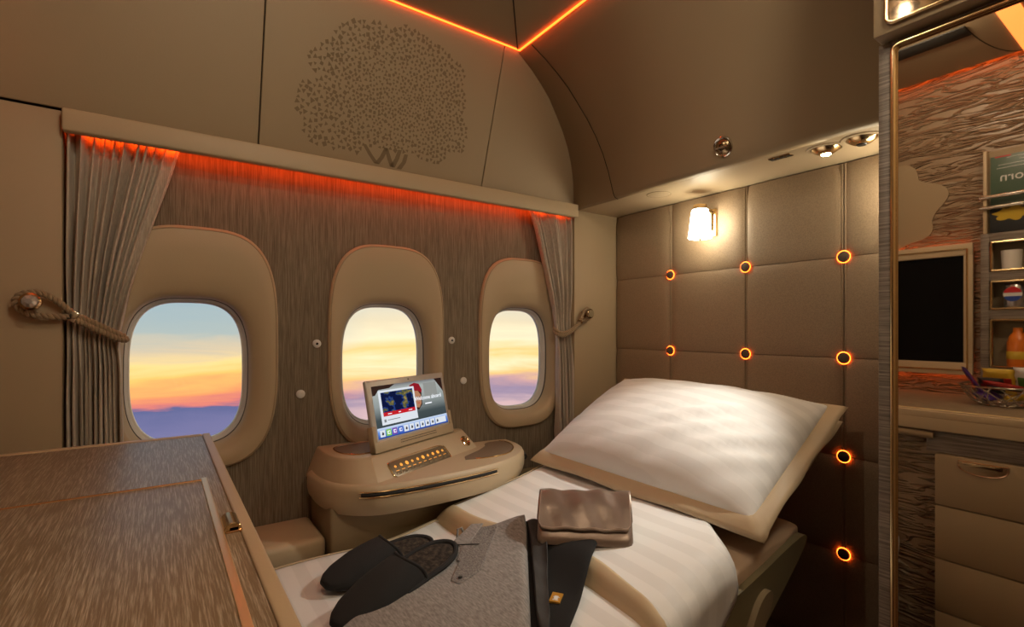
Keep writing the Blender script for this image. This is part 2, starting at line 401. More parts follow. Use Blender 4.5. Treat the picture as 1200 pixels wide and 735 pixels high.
# ================================================================== OVERHEAD
def binpt(x, h, out=0.0):                # leaning plane over the windows
    n = Vector((0, -.945, -.327)); p = Vector((x, 1.52 - (h - .49) * .3463, h)); p += n * out; return tuple(p)
lock = thing('overhead_locker', (.5, 1.5, .49), 'beige leaning overhead locker panels above the windows with a perforated tree', 'locker')
segs = [(-.55, .2185), (.2215, .9285), (.9315, 1.40)]
for a, b in segs:
    fr = [binpt(a, .498), binpt(b, .498), binpt(b, .932), binpt(a, .932)]; bk = [binpt(a, .498, -.015), binpt(b, .498, -.015), binpt(b, .932, -.015), binpt(a, .932, -.015)]
    V = fr + bk; F = [(0, 1, 2, 3), (4, 5, 6, 7), (0, 1, 5, 4), (1, 2, 6, 5), (2, 3, 7, 6), (3, 0, 4, 7)]
    p = mk('panel', V, F, 'cream_panel', lock, smooth=False)
    md = p.modifiers.new('edge', 'BEVEL'); md.width = .0025; md.segments = 2
mk('backing', [binpt(-.55, .46, -.02), binpt(1.4, .46, -.02), binpt(1.4, .93, -.02), binpt(-.55, .93, -.02)], [(0, 1, 2, 3)], 'gap', lock)
crown = [(0.45, 0.865), (0.4, 0.826), (0.388, 0.795), (0.342, 0.76), (0.327, 0.732), (0.349, 0.707), (0.377, 0.711), (0.318, 0.674), (0.302, 0.634), (0.309, 0.602), (0.331, 0.583), (0.333, 0.557), (0.361, 0.53), (0.426, 0.527), (0.488, 0.529), (0.513, 0.553), (0.64, 0.557), (0.689, 0.545), (0.765, 0.545), (0.791, 0.591), (0.835, 0.589), (0.844, 0.658), (0.816, 0.686), (0.817, 0.748), (0.798, 0.776), (0.803, 0.817), (0.75, 0.854), (0.666, 0.873), (0.59, 0.885), (0.543, 0.868), (0.508, 0.872), (0.483, 0.858)]
def inside(p, poly):
    c = False; n = len(poly)
    for i in range(n):
        (x1, y1), (x2, y2) = poly[i], poly[i - 1]
        if (y1 > p[1]) != (y2 > p[1]) and p[0] < (x2 - x1) * (p[1] - y1) / (y2 - y1) + x1: c = not c
    return c
V, F = [], []
rnd = random.Random(3); cell = {}
for _ in range(26000):
    x, h = rnd.uniform(.29, .85), rnd.uniform(.51, .89)
    if not inside((x, h), crown): continue
    edge = min(1, math.hypot((x - .60) / .27, (h - .70) / .18)); mind = .0082 + .0038 * edge ** 2
    cx, ch = int(x / .012), int(h / .012)
    if any((x - q[0]) ** 2 + (h - q[1]) ** 2 < mind ** 2 for a in (-1, 0, 1) for b in (-1, 0, 1) for q in cell.get((cx + a, ch + b), [])): continue
    cell.setdefault((cx, ch), []).append((x, h))
    s = mind * rnd.uniform(.50, .72); a0 = rnd.uniform(0, 6.28); nn = rnd.choice((3, 3, 3, 4))
    k = len(V); pts = [binpt(x + s * rnd.uniform(.75, 1.2) * math.cos(a0 + 6.283 * i / nn), h + s * rnd.uniform(.75, 1.2) * math.sin(a0 + 6.283 * i / nn), .0006) for i in range(nn)]
    V += pts; F.append(tuple(range(k, k + nn)))
tr = mk('leaf_cutouts', V, F, 'cutout', lock, smooth=False); tr['kind'] = 'stuff'
for s in [[(.505, .556), (.527, .53), (.549, .509)], [(.574, .557), (.563, .529), (.549, .509)], [(.573, .558), (.588, .528), (.600, .508)], [(.618, .560), (.612, .535), (.600, .508)], [(.640, .551), (.636, .528), (.622, .506)]]:
    L = [binpt(p[0] - w, p[1], .0006) for p, w in zip(s, (.006, .007, .008))]; Rr = [binpt(p[0] + w, p[1], .0006) for p, w in zip(s, (.006, .007, .008))]
    mk('trunk_cutout', L + Rr, [(0, 1, 4, 3), (1, 2, 5, 4)], 'cutout', lock, smooth=False)

# domed canopy over the bed head with a lit soffit
can = thing('overhead_canopy', (1.5, .7, .47), 'curved beige canopy with downlit soffit above the padded headboard wall', 'canopy')
prof = [(.989, .922), (1.045, .893), (1.098, .860), (1.145, .826), (1.189, .784), (1.235, .738), (1.276, .688), (1.312, .632), (1.340, .572), (1.358, .520), (1.366, .496), (1.374, .484), (1.390, .4785)]
def canopy(y0, y1):
    return loft([[(p[0], y if y < 1.4 else 1.53 - (p[1] - .49) * .3463, p[1]) for p in prof] for y in (y0, y1)], False, False, closed=False)
solid(mk('curved_panel', *canopy(.336, 1.56), 'cream_panel', can, angle=50), .008, 1)
mk('seam', *tube([(p[0] + .0002, 1.302, p[1]) for p in prof], .0016, 6), 'gap', can)
mk('soffit', *box(1.388, XB + .02, .336, 1.56, .4785, .495, .003), 'cream', can)

# pelmet with hidden strip light
pel = thing('pelmet', (.6, 1.50, .44), 'beige pelmet rail over the windows hiding an orange strip light', 'pelmet')
mk('rail', *box(-.179, 1.370, 1.492, 1.518, .443, .4945, .005, 3), 'cream', pel)
mk('strip_light', *box(-.150, 1.35, 1.548, 1.556, .462, .467), 'led_pelmet', pel)
mk('top_board', *box(-.18, 1.37, 1.518, 1.578, .470, .494), 'gap', pel)

def strip(name, vf, m, label):
    o = mk(name, *vf, m, None, origin=vf[0][0]); return tag(o, label, 'strip light')
strip('strip_light', box(-.45, .983, 1.3600, 1.3640, .9262, .9298), 'led', 'orange strip light along the top edge of the tree-patterned locker')
strip('strip_light', box(.9800, .9845, YS + .05, 1.3595, .9235, .9285), 'led', 'orange strip light along the top edge of the curved canopy')
strip('strip_light', box(XF + .02, .03, .345, .395, HC - .006, HC), 'led_wide', 'wide orange ceiling strip light seen reflected in the mirror top')

# ---- soffit fittings
def on_soffit(x, y): return (x, y, .4785)
spk = thing('speaker_grille', on_soffit(1.459, 1.171), 'round perforated speaker grille in the soffit beside the wall lamp', 'speaker')
mk('rim', *lathe([(.040, 0), (.040, -.001), (.038, -.0018), (.0, -.0018)], 32, Matrix.Translation((1.459, 1.171, .4785))), 'cream', spk)
mk('seam_ring', *torus((1.459, 1.171, .4782), Matrix.Identity(3), .0415, .0012), 'cream_dark', spk)
V, F = [], []
for i in range(-8, 9):
    for j in range(-8, 9):
        x, y = i * .0043, j * .0043
        if math.hypot(x, y) < .035:
            k = len(V); V += [(1.459 + x + .0012 * math.cos(a), 1.171 + y + .0012 * math.sin(a), .4785 - .0022) for a in (0, 1.57, 3.14, 4.71)]; F.append((k, k + 1, k + 2, k + 3))
tag(mk('perforations', V, F, 'cream_dark', spk, smooth=False), kind='stuff')
def spot_fixture(name, x, y, label, lit):
    t = thing(name, on_soffit(x, y), label, 'spotlight', 'reading spotlights in the soffit')
    mk('rim', *lathe([(.046, 0), (.045, -.0025), (.037, -.003), (.034, .0)], 32, Matrix.Translation((x, y, .4785))), 'cream', t)
    mk('bowl', *lathe([(.034, -.0028), (.029, -.008), (.021, -.013), (.014, -.016), (.012, -.016)], 28, Matrix.Translation((x, y, .4785))), 'gold', t)
    mk('lens', *lathe([(.012, -.0165), (.010, -.0185), (0, -.019)], 20, Matrix.Translation((x, y, .4785))), 'lens' if lit else 'black', t)
    return t
sp = spot_fixture('reading_spotlight', 1.45, .617, 'gold reading spotlight, lit, in the soffit next to the vent', True)
light('SPOT', 'reading_beam', (1.445, .617, .44), 25, (1.0, .96, .86), sp, spot_size=R(56), spot_blend=.9, shadow_soft_size=.02, aim=(.90, 1.0, -.5))
spot_fixture('reading_spotlight', 1.445, .532, 'gold reading spotlight, unlit, in the soffit close to the mirror wardrobe', False)
vent = thing('soffit_vent', on_soffit(1.418, .72), 'small slotted grille in the soffit between speaker and lit spotlight', 'vent')
mk('plate', *box(1.406, 1.430, .690, .750, .4755, .4785, .0012), 'bronze', vent)
for k in range(4): mk('slot', *box(1.410, 1.426, .694 + k * .0145, .704 + k * .0145, .4745, .4758), 'black', vent)
# ball nozzle on the curved canopy
c = Vector((1.351, .853, .532)); nrm = Vector((-.93, 0, -.37)).normalized()
Mn = Matrix.Translation(c) @ nrm.to_track_quat('Z', 'Y').to_matrix().to_4x4()
air = thing('air_nozzle', (1.351, .853, .532), 'round chrome air nozzle set in the curved canopy', 'air nozzle')
mk('rim', *lathe([(.030, -.002), (.030, .003), (.027, .005), (.023, .002)], 32, Mn), 'chrome', air)
mk('ball', *lathe([(.023, .001), (.018, .007), (.010, .0105), (.007, .006), (0, .006)], 28, Mn), 'bronze', air)
mk('vane', *xf(box(-.019, .019, -.0025, .0025, .004, .012, .001), Mn), 'chrome', air)

# ---- ceiling downlight in the suite (mirrored in the glossy upper door), plus an added fill lamp
def downlight(x, y, power, label, soft):
    t = thing('ceiling_downlight', (x, y, HC), label, 'downlight', 'ceiling downlights')
    mk('rim', *lathe([(.034, 0), (.033, -.004), (.024, -.005), (.020, .0)], 32, Matrix.Translation((x, y, HC))), 'chrome', t)
    mk('lens', *lathe([(.017, -.002), (.0, -.003)], 24, Matrix.Translation((x, y, HC))), 'lens_white', t)
    light('POINT', 'downlight_bulb', (x, y, HC - .028), power, (1.0, .85, .63), t, shadow_soft_size=soft)
downlight(.098, .544, 5.5, 'white ceiling downlight reflected in the glossy upper door', .012)
downlight(.50, -.10, 13, 'added unseen fill lamp in the ceiling over the aisle side of the suite', .09)  # added lamp out of view, lifts the general brightness; no known fitting here

# ================================================================== WALL SCONCES
def sconce(y, h, label):
    t = thing('wall_sconce', (XB, y, h), label, 'wall lamp', 'wall lamps on the padded wall')
    xw = XB - .006
    mk('back_plate', *box(xw - .010, xw + .006, y - .026, y + .026, h - .048, h + .050, .003), 'gold', t)
    mk('arm', *merge(box(xw - .058, xw - .008, y - .010, y + .010, h + .018, h + .042, .003), box(xw - .022, xw - .008, y - .017, y + .017, h - .03, h + .044, .003)), 'bronze', t)
    M = Matrix.Translation((xw - .062, y, h))
    mk('cap', *lathe([(.0, .058), (.022, .058), (.024, .054), (.024, .042), (.0, .040)], 32, M), 'gold', t)
    sh = mk('shade', *lathe([(.0, .046), (.022, .045), (.0275, .039), (.0300, .028), (.034, -.010), (.0385, -.048), (.040, -.056), (.038, -.058), (.0, -.056)], 40, M), 'sconce_glass', t)
    mk('finial', *lathe([(.006, -.055), (.006, -.061), (.003, -.064), (0, -.064)], 16, M), 'bronze', t)
sconce(1.062, .372, 'gold wall sconce with lit frosted glass shade beside the window corner')
sconce(.455, .372, 'gold wall sconce with lit shade hidden behind the mirror wardrobe')

# ================================================================== WARDROBE WITH MIRROR
XM = .97
wd = thing('mirror_wardrobe', (XM + .2, 0, HF), 'tall grey wood wardrobe with gold framed full height mirror', 'wardrobe')
mk('carcass', *box(XM + .006, XB - .02, YS + .02, .330, HF, .462, .004), 'wood_grey', wd)
mk('door_stile', *box(XM - .004, XM + .008, .3145, .332, HF, .463, .002), 'wood_grey', wd)
mk('door_rail', *box(XM - .004, XM + .008, YS + .02, .3145, .4545, .463, .002), 'wood_grey', wd)
mk('mirror_glass', *box(XM, XM + .004, YS + .03, .3085, HF + .05, .4535), 'mirror', wd)
pth = [(XM - .004, .3115, HF + .03), (XM - .004, .3115, .4435)] + [(XM - .004, .3025 + .009 * math.cos(a), .4455 + .009 * math.sin(a)) for a in [i * math.pi / 12 for i in range(7)]] + [(XM - .004, YS + .03, .4545)]
mk('gold_frame', *tube(pth, .0042, 10), 'gold', wd)
up = thing('upper_cabinet', (XM + .2, 0, .49), 'cream upper cabinet with gold framed glossy door above the mirror', 'cabinet')
mk('carcass', *box(XM - .030, XB - .25, YS + .02, .331, .4655, HC + .05, .004), 'cream_panel', up)
mk('glossy_door', *box(XM - .034, XM - .028, YS + .03, .3085, .479, HC - .02), 'black_gloss', up)
pth = [(XM - .034, .3105, HC - .02), (XM - .034, .3105, .490)] + [(XM - .034, .3005 + .010 * math.cos(a), .488 - .010 * math.sin(a)) for a in [i * math.pi / 12 for i in range(7)]] + [(XM - .034, YS + .03, .478)]
mk('gold_frame', *tube(pth, .0034, 10), 'gold', up)

# ================================================================== CURTAINS
def curtain(name, label, e0, e1, h_top, h_tie, h_bot, pleats, ph, flat=0):
    """e0(h), e1(h): left and right edge of the hanging cloth"""
    t = thing(name, ((e0(h_bot) + e1(h_bot)) / 2, 1.545, h_bot), label, 'curtain', 'window curtains')
    nu = pleats * 16; nv = 44
    def f(u, v):
        h = h_top + (h_bot - h_top) * v; a, b = e0(h), e1(h)
        tie = math.exp(-((h - h_tie) / .10) ** 2)
        amp = (.0150 - .006 * tie) * (.75 + .25 * math.sin(13 * u + ph))
        if flat: amp *= 1 - .80 * sstep(1 - flat, 1 - flat + .05, u) * sstep(h_tie + .04, h_tie + .2, h)
        wob = .6 * math.sin(7 * u + ph + 2.8 * v) + .9 * math.sin(17 * u + 1.3 * ph) + .5 * math.sin(29 * u + 4 * v)
        s = math.sin(2 * math.pi * pleats * u + wob)
        lob = abs(math.sin(math.pi * pleats * u + .5 * wob)) ** .85
        y = 1.565 - 3.1 * amp * lob - .003 * tie + .003 * math.sin(9 * v + 5 * u)
        x = a + (b - a) * u + .005 * math.sin(2 * math.pi * pleats * u + wob) * (1 - tie)
        return (x, y, h)
    c = mk('cloth', *grid(nu, nv, f), 'curtain', t, angle=180); solid(c, .0016, 0)
    return t
def lerp_tab(tab):
    def f(h):
        for (h0, x0), (h1, x1) in zip(tab, tab[1:]):
            if h <= h0 and h >= h1: return x0 + (x1 - x0) * (h - h0) / (h1 - h0)
        return tab[-1][1] if h < tab[-1][0] else tab[0][1]
    return f
curtain('curtain', 'long pleated beige curtain gathered beside the widest-open window by the wooden cabinet', lerp_tab([(.46, -.176), (-.6, -.174)]),
        lerp_tab([(.46, .046), (.38, .026), (.28, -.004), (.18, -.034), (.08, -.060), (0, -.076), (-.03, -.080), (-.1, -.074), (-.3, -.070), (-.6, -.070)]), .456, -.01, -.553, 11, .4, flat=.16)
curtain('curtain', 'narrow pleated beige curtain gathered beside the padded headboard wall', lerp_tab([(.46, 1.150), (.38, 1.185), (.28, 1.215), (.18, 1.245), (.08, 1.274), (0, 1.292), (-.03, 1.294), (-.1, 1.296), (-.6, 1.31)]),
        lerp_tab([(.46, 1.366), (-.6, 1.368)]), .456, 0, -.518, 9, 1.7)

def rope(path, r=.0055, turns=9):
    """two twisted strands along a path"""
    path = [Vector(p) for p in path]; n = 90; L = [0]
    for a, b in zip(path, path[1:]): L.append(L[-1] + (b - a).length)
    pts = []
    k = 0
    for i in range(n + 1):
        d = L[-1] * i / n
        while k < len(L) - 2 and L[k + 1] < d: k += 1
        pts.append(path[k].lerp(path[k + 1], (d - L[k]) / (L[k + 1] - L[k])))
    out = []
    for s in (0, math.pi):
        q = []
        upv = Vector((.1, -1, .2)).normalized()
        for i, p in enumerate(pts):
            t = (pts[min(i + 1, n)] - pts[max(i - 1, 0)]).normalized(); u = (upv - t * upv.dot(t)).normalized(); w = t.cross(u)
            a = 2 * math.pi * turns * i / n + s; q.append(p + (u * math.cos(a) + w * math.sin(a)) * r * .62)
        out.append(tube(q, r * .8, 8))
    return merge(*out)
def smooth_path(P, it=2):
    for _ in range(it):
        Q = [P[0]]
        for a, b in zip(P, P[1:]): Q += [tuple(.75 * x + .25 * y for x, y in zip(a, b)), tuple(.25 * x + .75 * y for x, y in zip(a, b))]
        P = Q + [P[-1]]
    return P
MYk = Matrix.Rotation(R(90), 4, 'X')
def tieback(kx, kh, label, loopdir, ends, crystal):
    t = thing('curtain_tieback', (kx, YP, kh), label, 'tieback', 'rope curtain tiebacks')
    M = Matrix.Translation((kx, YP, kh)) @ MYk
    mk('knob', *lathe([(.015, 0), (.014, .006), (.009, .010), (.009, .026), (.016, .030), (.0185, .034), (.0185, .040), (.015, .043), (0, .043)], 28, M), 'gold' if crystal else 'bronze', t)
    if crystal: mk('crystal', *lathe([(.0155, .041), (.013, .050), (.006, .055), (0, .055)], 9, M), 'crystal', t, smooth=False)
    else: mk('cap', *lathe([(.015, .0425), (.014, .0445), (0, .0445)], 24, M), 'cream_dark', t)
    mk('rope', *merge(*[rope(smooth_path(e), .0055, max(3, int(len(e) * 1.6))) for e in ends]), 'rope', t)
    return t
kx, kh = -.228, .058
t = tieback(kx, kh, 'twisted rope tieback with crystal ended knob and silver clasp', 1,
    [[(-.158, 1.512, .030), (-.185, 1.502, .060), (-.215, 1.498, .082), (-.250, 1.498, .074), (-.256, 1.498, .050), (-.235, 1.498, .030), (-.195, 1.500, .026), (-.160, 1.510, .026)],
     [(-.158, 1.512, .031), (-.120, 1.516, .010), (-.090, 1.520, -.008), (-.070, 1.532, -.020)],
     [(-.160, 1.510, .022), (-.122, 1.514, -.001), (-.092, 1.518, -.019), (-.070, 1.530, -.029), (-.066, 1.548, -.026)]], True)
mk('clasp', *xf(box(-.008, .008, -.009, .009, -.012, .012, .002), Matrix.Translation((-.160, 1.510, .027)) @ Matrix.Rotation(R(30), 4, 'Y')), 'chrome', t)
t = tieback(1.423, .060, 'twisted rope tieback looped round a plain round knob', -1,
    [[(1.392, 1.508, .030), (1.400, 1.500, .062), (1.418, 1.497, .083), (1.442, 1.497, .072), (1.442, 1.497, .044), (1.420, 1.499, .034), (1.392, 1.508, .028)],
     [(1.394, 1.508, .030), (1.368, 1.514, .004), (1.336, 1.518, -.014), (1.305, 1.520, -.020), (1.288, 1.526, -.012), (1.284, 1.545, .0)],
     [(1.392, 1.508, .022), (1.362, 1.512, -.006), (1.330, 1.516, -.024), (1.305, 1.519, -.030), (1.286, 1.526, -.024), (1.283, 1.545, -.012)]], False)
mk('clasp', *xf(box(-.006, .006, -.008, .008, -.009, .009, .002), Matrix.Translation((1.392, 1.508, .028)) @ Matrix.Rotation(R(-35), 4, 'Y')), 'bronze', t)

# studs in the window lining
for x, h, big, lab in ((.388, -.046, 1, 'round stud with dark eyelet between the cabinet side window and the middle window'), (.342, -.194, 0, 'plain round stud low in the fabric lining above the low ledge'),
                  (.845, -.042, 1, 'round stud with dark eyelet between the middle and last window'), (.893, -.187, 0, 'plain round stud low between the middle and last window')):
    t = thing('wall_stud', (x, YW, h), lab, 'stud', 'studs in the window lining')
    M = Matrix.Translation((x, YW, h)) @ MYk
    mk('cap', *lathe([(.0125, 0), (.0125, .003), (.010, .005), (.004, .0055), (0, .0055)], 24, M), 'white_plastic', t)
    if big: mk('eyelet', *lathe([(.0038, .005), (.0035, .007), (0, .007)], 12, M), 'dark_hole', t)

# ================================================================== WINDOW SIDE CONSOLE
led = thing('side_ledge', (.6, 1.48, HF), 'low beige padded ledge running under the windows behind the bed', 'ledge')
mk('cushion', *box(-.44, .366, 1.385, YW - .002, -.62, -.555, .018, 4), 'cream', led)
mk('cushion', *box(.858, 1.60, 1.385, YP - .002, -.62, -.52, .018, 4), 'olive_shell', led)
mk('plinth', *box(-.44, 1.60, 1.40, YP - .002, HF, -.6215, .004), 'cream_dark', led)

con = thing('side_console', (.62, 1.45, -.62), 'beige leather bedside console with control panel between the windows', 'console')
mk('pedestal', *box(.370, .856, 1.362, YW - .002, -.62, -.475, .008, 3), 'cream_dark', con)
outl = [(.350, 1.577), (.345, 1.45), (.370, 1.345), (.44, 1.285), (.50, 1.268), (.66, 1.262), (.82, 1.275), (.93, 1.305), (1.005, 1.36), (1.052, 1.43), (1.066, 1.50), (1.062, 1.577)]
base = resample(chaikin(outl, 2), 96)
cx, cy = .70, 1.577
def shr(P, s, h): return [(cx + (p[0] - cx) * s, cy + (p[1] - cy) * s, h) for p in P]
mk('shelf', *loft([shr(base, .90, -.500), shr(base, .955, -.494), shr(base, .985, -.478), shr(base, .998, -.458), shr(base, 1.0, -.440), shr(base, .996, -.424), shr(base, .985, -.416), shr(base, .97, -.412)]), 'cream', con, angle=35)
tb = [(.358, 1.577), (.352, 1.45), (.376, 1.350), (.43, 1.300), (.475, 1.284), (.70, 1.385), (.915, 1.490), (.930, 1.53), (.930, 1.577)]
tt = [(.390, 1.577), (.386, 1.47), (.400, 1.415), (.430, 1.375), (.478, 1.362), (.67, 1.452), (.868, 1.552), (.874, 1.565), (.874, 1.577)]
def sub(P, m=6):
    Q = []
    for i in range(len(P)):
        a, b = P[i], P[(i + 1) % len(P)]; Q += [tuple(x + (y - x) * k / m for x, y in zip(a, b)) for k in range(m)]
    return Q
dbl = lambda P: [P[0]] * 3 + P[1:5] + [P[4]] + P[5:6] + [P[6]] * 2 + P[7:8] + [P[8]] * 3
TB, TT = chaikin(dbl(tb), 3), chaikin(dbl(tt), 3)
mixr = lambda f, h: [((a[0] * (1 - f) + b[0] * f), (a[1] * (1 - f) + b[1] * f), h) for a, b in zip(TB, TT)]
mk('raised_deck', *loft([mixr(-.02, -.440), mixr(.0, -.430), mixr(.46, -.394), mixr(.90, -.360), mixr(.96, -.3565), mixr(1.05, -.355)]), 'cream', con, angle=50)
# inlaid trays
lt = [(.425, 1.545), (.412, 1.47), (.435, 1.415), (.475, 1.395), (.60, 1.455), (.60, 1.545)]
l2 = resample(chaikin(lt, 2), 60)
tr_ = mk('tray', *loft([[(p[0], p[1], -.3555) for p in l2], [(p[0], p[1], -.3535) for p in l2]]), 'tray_insert', con)
mk('gold_edge', *tube([(p[0], p[1], -.3535) for p in l2 + [l2[0]]], .0022, 6), 'rose_gold', tr_)
rt = [(.760, 1.385), (.865, 1.350), (.945, 1.365), (.995, 1.41), (1.028, 1.47), (1.028, 1.535), (.955, 1.540), (.925, 1.480)]
r2_ = resample(chaikin(rt, 1), 60)
tr_ = mk('tray', *loft([[(p[0], p[1], -.4125) for p in r2_], [(p[0], p[1], -.4105) for p in r2_]]), 'tray_insert', con)
mk('gold_edge', *tube([(p[0], p[1], -.4105) for p in r2_[3:34]], .0022, 6), 'gold', tr_)
# front slot with gold lips
def slot(x0, x1, y0f, h):
    return [(x0 + (x1 - x0) * i / 24, y0f(x0 + (x1 - x0) * i / 24), h) for i in range(25)]
def front_y(x):                                   # front line of the shelf
    best = 9
    for i in range(len(base)):
        a, b = base[i], base[(i + 1) % len(base)]
        if min(a[0], b[0]) <= x <= max(a[0], b[0]) and abs(a[0] - b[0]) > 1e-6:
            y = a[1] + (b[1] - a[1]) * (x - a[0]) / (b[0] - a[0]); best = min(best, y)
    return best
mk('slot', *tube(slot(.43, .84, lambda x: front_y(x) + .001, -.434), .0048, 8), 'dark_hole', con)
for dh in (-.0065, .0065):
    mk('gold_lip', *tube(slot(.425, .845, lambda x: front_y(x) - .001, -.434 + dh), .0022, 8), 'gold', con)
mk('end_socket', *tube(slot(1.030, 1.054, lambda x: front_y(x) - .0005, -.442), .010, 10), 'dark_hole', con)
# sloping control panel -------------------------------------------------------
fa = lambda s, f: Vector((tb[4][0] * (1 - f) + tt[4][0] * f, tb[4][1] * (1 - f) + tt[4][1] * f, -.430 + .0755 * f)).lerp(Vector((tb[6][0] * (1 - f) + tt[6][0] * f, tb[6][1] * (1 - f) + tt[6][1] * f, -.430 + .0755 * f)), s)
nf = (fa(.8, .5) - fa(.2, .5)).cross(fa(.5, .8) - fa(.5, .2)).normalized()
if nf.y > 0: nf = -nf
ux = (fa(.8, .5) - fa(.2, .5)).normalized(); uy = nf.cross(ux)
Mc = Matrix((ux, uy, nf)).transposed().to_4x4()
def on_face(s, f, vf): return xf(vf, Matrix.Translation(fa(s, f)) @ Mc)
cp = mk('control_panel', *on_face(.40, .42, box(-.128, .128, -.027, .027, -.004, .0035, .003)), 'panel_bronze', con)
V, F = on_face(.40, .42, ([], []))
rr = [(p[0], p[1]) for p in sup(0, 0, .130, .029, 6, 64)]
mk('gold_edge', *tube([tuple(Matrix.Translation(fa(.40, .42)) @ Mc @ Vector((p[0], p[1], .0035))) for p in rr + [rr[0]]], .0017, 6), 'gold', cp)
for k in range(10):
    X = -.108 + k * .024
    shp = lathe([(.0, .0046), (.0042 + .0012 * (k % 3), .0046), (.0042, .0032)], 5 + k % 4)
    mk('lit_symbol', *on_face(.40, .42, ([(v[0] + X, v[1] + .008, v[2]) for v in shp[0]], shp[1])), 'amber_glow', cp, smooth=False)
    mk('key', *on_face(.40, .42, box(X - .0095, X + .0095, -.018, -.009, .003, .0055, .0012)), 'panel_bronze', cp)
    mk('lit_line', *on_face(.40, .42, box(X - .006, X + .006, -.0065, -.0050, .0034, .0044)), 'amber_glow', cp)
# small round dial at the far end of the slope
Md = Matrix.Translation(fa(.93, .55)) @ Mc
mk('dial', *lathe([(.020, -.002), (.020, .004), (.016, .006), (.012, .002), (.009, .006), (0, .007)], 24, Md), 'gold', con)

# ================================================================== TABLET
BL, BR = Vector((.497, 1.374, -.352)), Vector((.818, 1.522, -.352))
tx = (BR - BL).normalized(); TW = (BR - BL).length
tz = (Matrix.Rotation(R(12), 3, tx) @ Vector((0, 0, 1))); ty = tz.cross(tx)
if ty.y < 0: tz = (Matrix.Rotation(R(-12), 3, tx) @ Vector((0, 0, 1))); ty = tz.cross(tx)
lean = tz
if lean.dot(Vector((tx.y, -tx.x, 0))) > 0:                            # must lean back, away from the bed
    lean = (Matrix.Rotation(R(-12), 3, tx) @ Vector((0, 0, 1)))
tz = lean; ty = tz.cross(tx).normalized()
if ty.y < 0: ty = -ty
Mt = Matrix((tx, ty, tz)).transposed().to_4x4(); Mt.translation = BL      # local: x across, y into the wall, z up
TH = .206
tab = thing('tablet', tuple(BL.lerp(BR, .5)), 'silver framed tablet showing a route map, propped on the console', 'tablet')
mk('housing', *xf(box(0, TW, 0, .014, .012, TH, .005, 3), Mt), 'chrome', tab).data.materials[0] = mat('tablet_shell', (.64, .62, .59), .32, .2)
mk('cradle', *xf(merge(box(-.004, TW + .004, -.005, .018, 0, .030, .003), box(-.004, .010, -.004, .018, 0, .075, .003), box(TW - .010, TW + .004, -.004, .018, 0, .075, .003)), Mt), 'cream', tab)
mk('camera_dot', *xf(box(TW / 2 - .002, TW / 2 + .002, -.001, .002, TH - .011, TH - .007), Mt), 'black', tab)
sx0, sx1, sz0, sz1 = .018, TW - .016, .036, TH - .018
SW, SH = sx1 - sx0, sz1 - sz0
scn = mk('screen', *xf(box(sx0, sx1, -.0006, .002, sz0, sz1), Mt), 'scr_bg', tab, smooth=False)
def sq(name, a, b, c, d, m, lv=1):     # screen fractions
    return mk(name, *xf(box(sx0 + a * SW, sx0 + b * SW, -.0006 - .0004 * lv, 0, sz0 + c * SH, sz0 + d * SH), Mt), m, scn, smooth=False)
def poly(name, pts, m, lv=1):
    n = len(pts); V = [(sx0 + p[0] * SW, -.0006 - .0004 * lv, sz0 + p[1] * SH) for p in pts] + [(sx0 + p[0] * SW, 0, sz0 + p[1] * SH) for p in pts]
    return mk(name, *xf((V, [tuple(range(n)), tuple(range(n, 2 * n))] + [(i, (i + 1) % n, n + (i + 1) % n, n + i) for i in range(n)]), Mt), m, scn, smooth=False)
sq('icon_bar', 0, 1, 0, .20, 'scr_bar')
sq('side_block', .70, .90, .62, .93, 'scr_panel', 1)
poly('hair', [(.50, .45), (.585, .40), (.645, .50), (.66, .80), (.60, .86), (.50, .82)], 'scr_hair', 1)
poly('face', [(.51, .56), (.545, .46), (.595, .44), (.632, .52), (.640, .70), (.60, .80), (.52, .80)], 'scr_skin', 2)
poly('cap', [(.475, .80), (.50, .93), (.57, .965), (.635, .93), (.665, .80), (.655, .74), (.60, .79), (.52, .80)], 'scr_hat', 3)
poly('eye', [(.565, .66), (.582, .672), (.60, .66), (.582, .652)], 'scr_ink', 3); poly('eye', [(.612, .665), (.622, .675), (.634, .667), (.622, .655)], 'scr_ink', 3)
poly('mouth', [(.575, .535), (.595, .546), (.615, .538), (.595, .526)], 'scr_red', 3)
poly('dark_corner', [(.88, 1), (1, 1), (1, .70), (.96, .80), (.92, .90)], 'scr_hair', 1)
poly('dark_corner', [(0, 1), (.30, 1), (.22, .93), (.08, .92), (.03, .82), (0, .82)], 'scr_hair', 1)
sq('map_card', .07, .55, .24, .90, 'scr_white', 4)
sq('route_map', .095, .525, .41, .86, 'scr_map', 5)
sq('red_strip', .095, .525, .40, .475, 'scr_red', 6)
for a, b in ((.15, .20), (.29, .32), (.43, .48)): sq('strip_text', a, b, .43, .445, 'scr_text', 7)
sq('card_text', .14, .30, .315, .33, 'scr_greyline', 6); sq('card_mark', .095, .12, .29, .345, 'scr_greyline', 6)
Mtx = Mt @ Matrix.Translation((sx0 + .745 * SW, -.003, sz0 + .625 * SH)) @ Matrix.Rotation(R(90), 4, 'X')
mk('welcome_text', *text_mesh('Welcome aboard', .0185, Mtx, .0002), 'scr_text', scn, smooth=False)
sq('text_line', .62, .86, .545, .55, 'scr_greyline', 2); sq('text_line', .62, .86, .44, .445, 'scr_greyline', 2); sq('small_text', .69, .79, .485, .51, 'scr_text', 2)
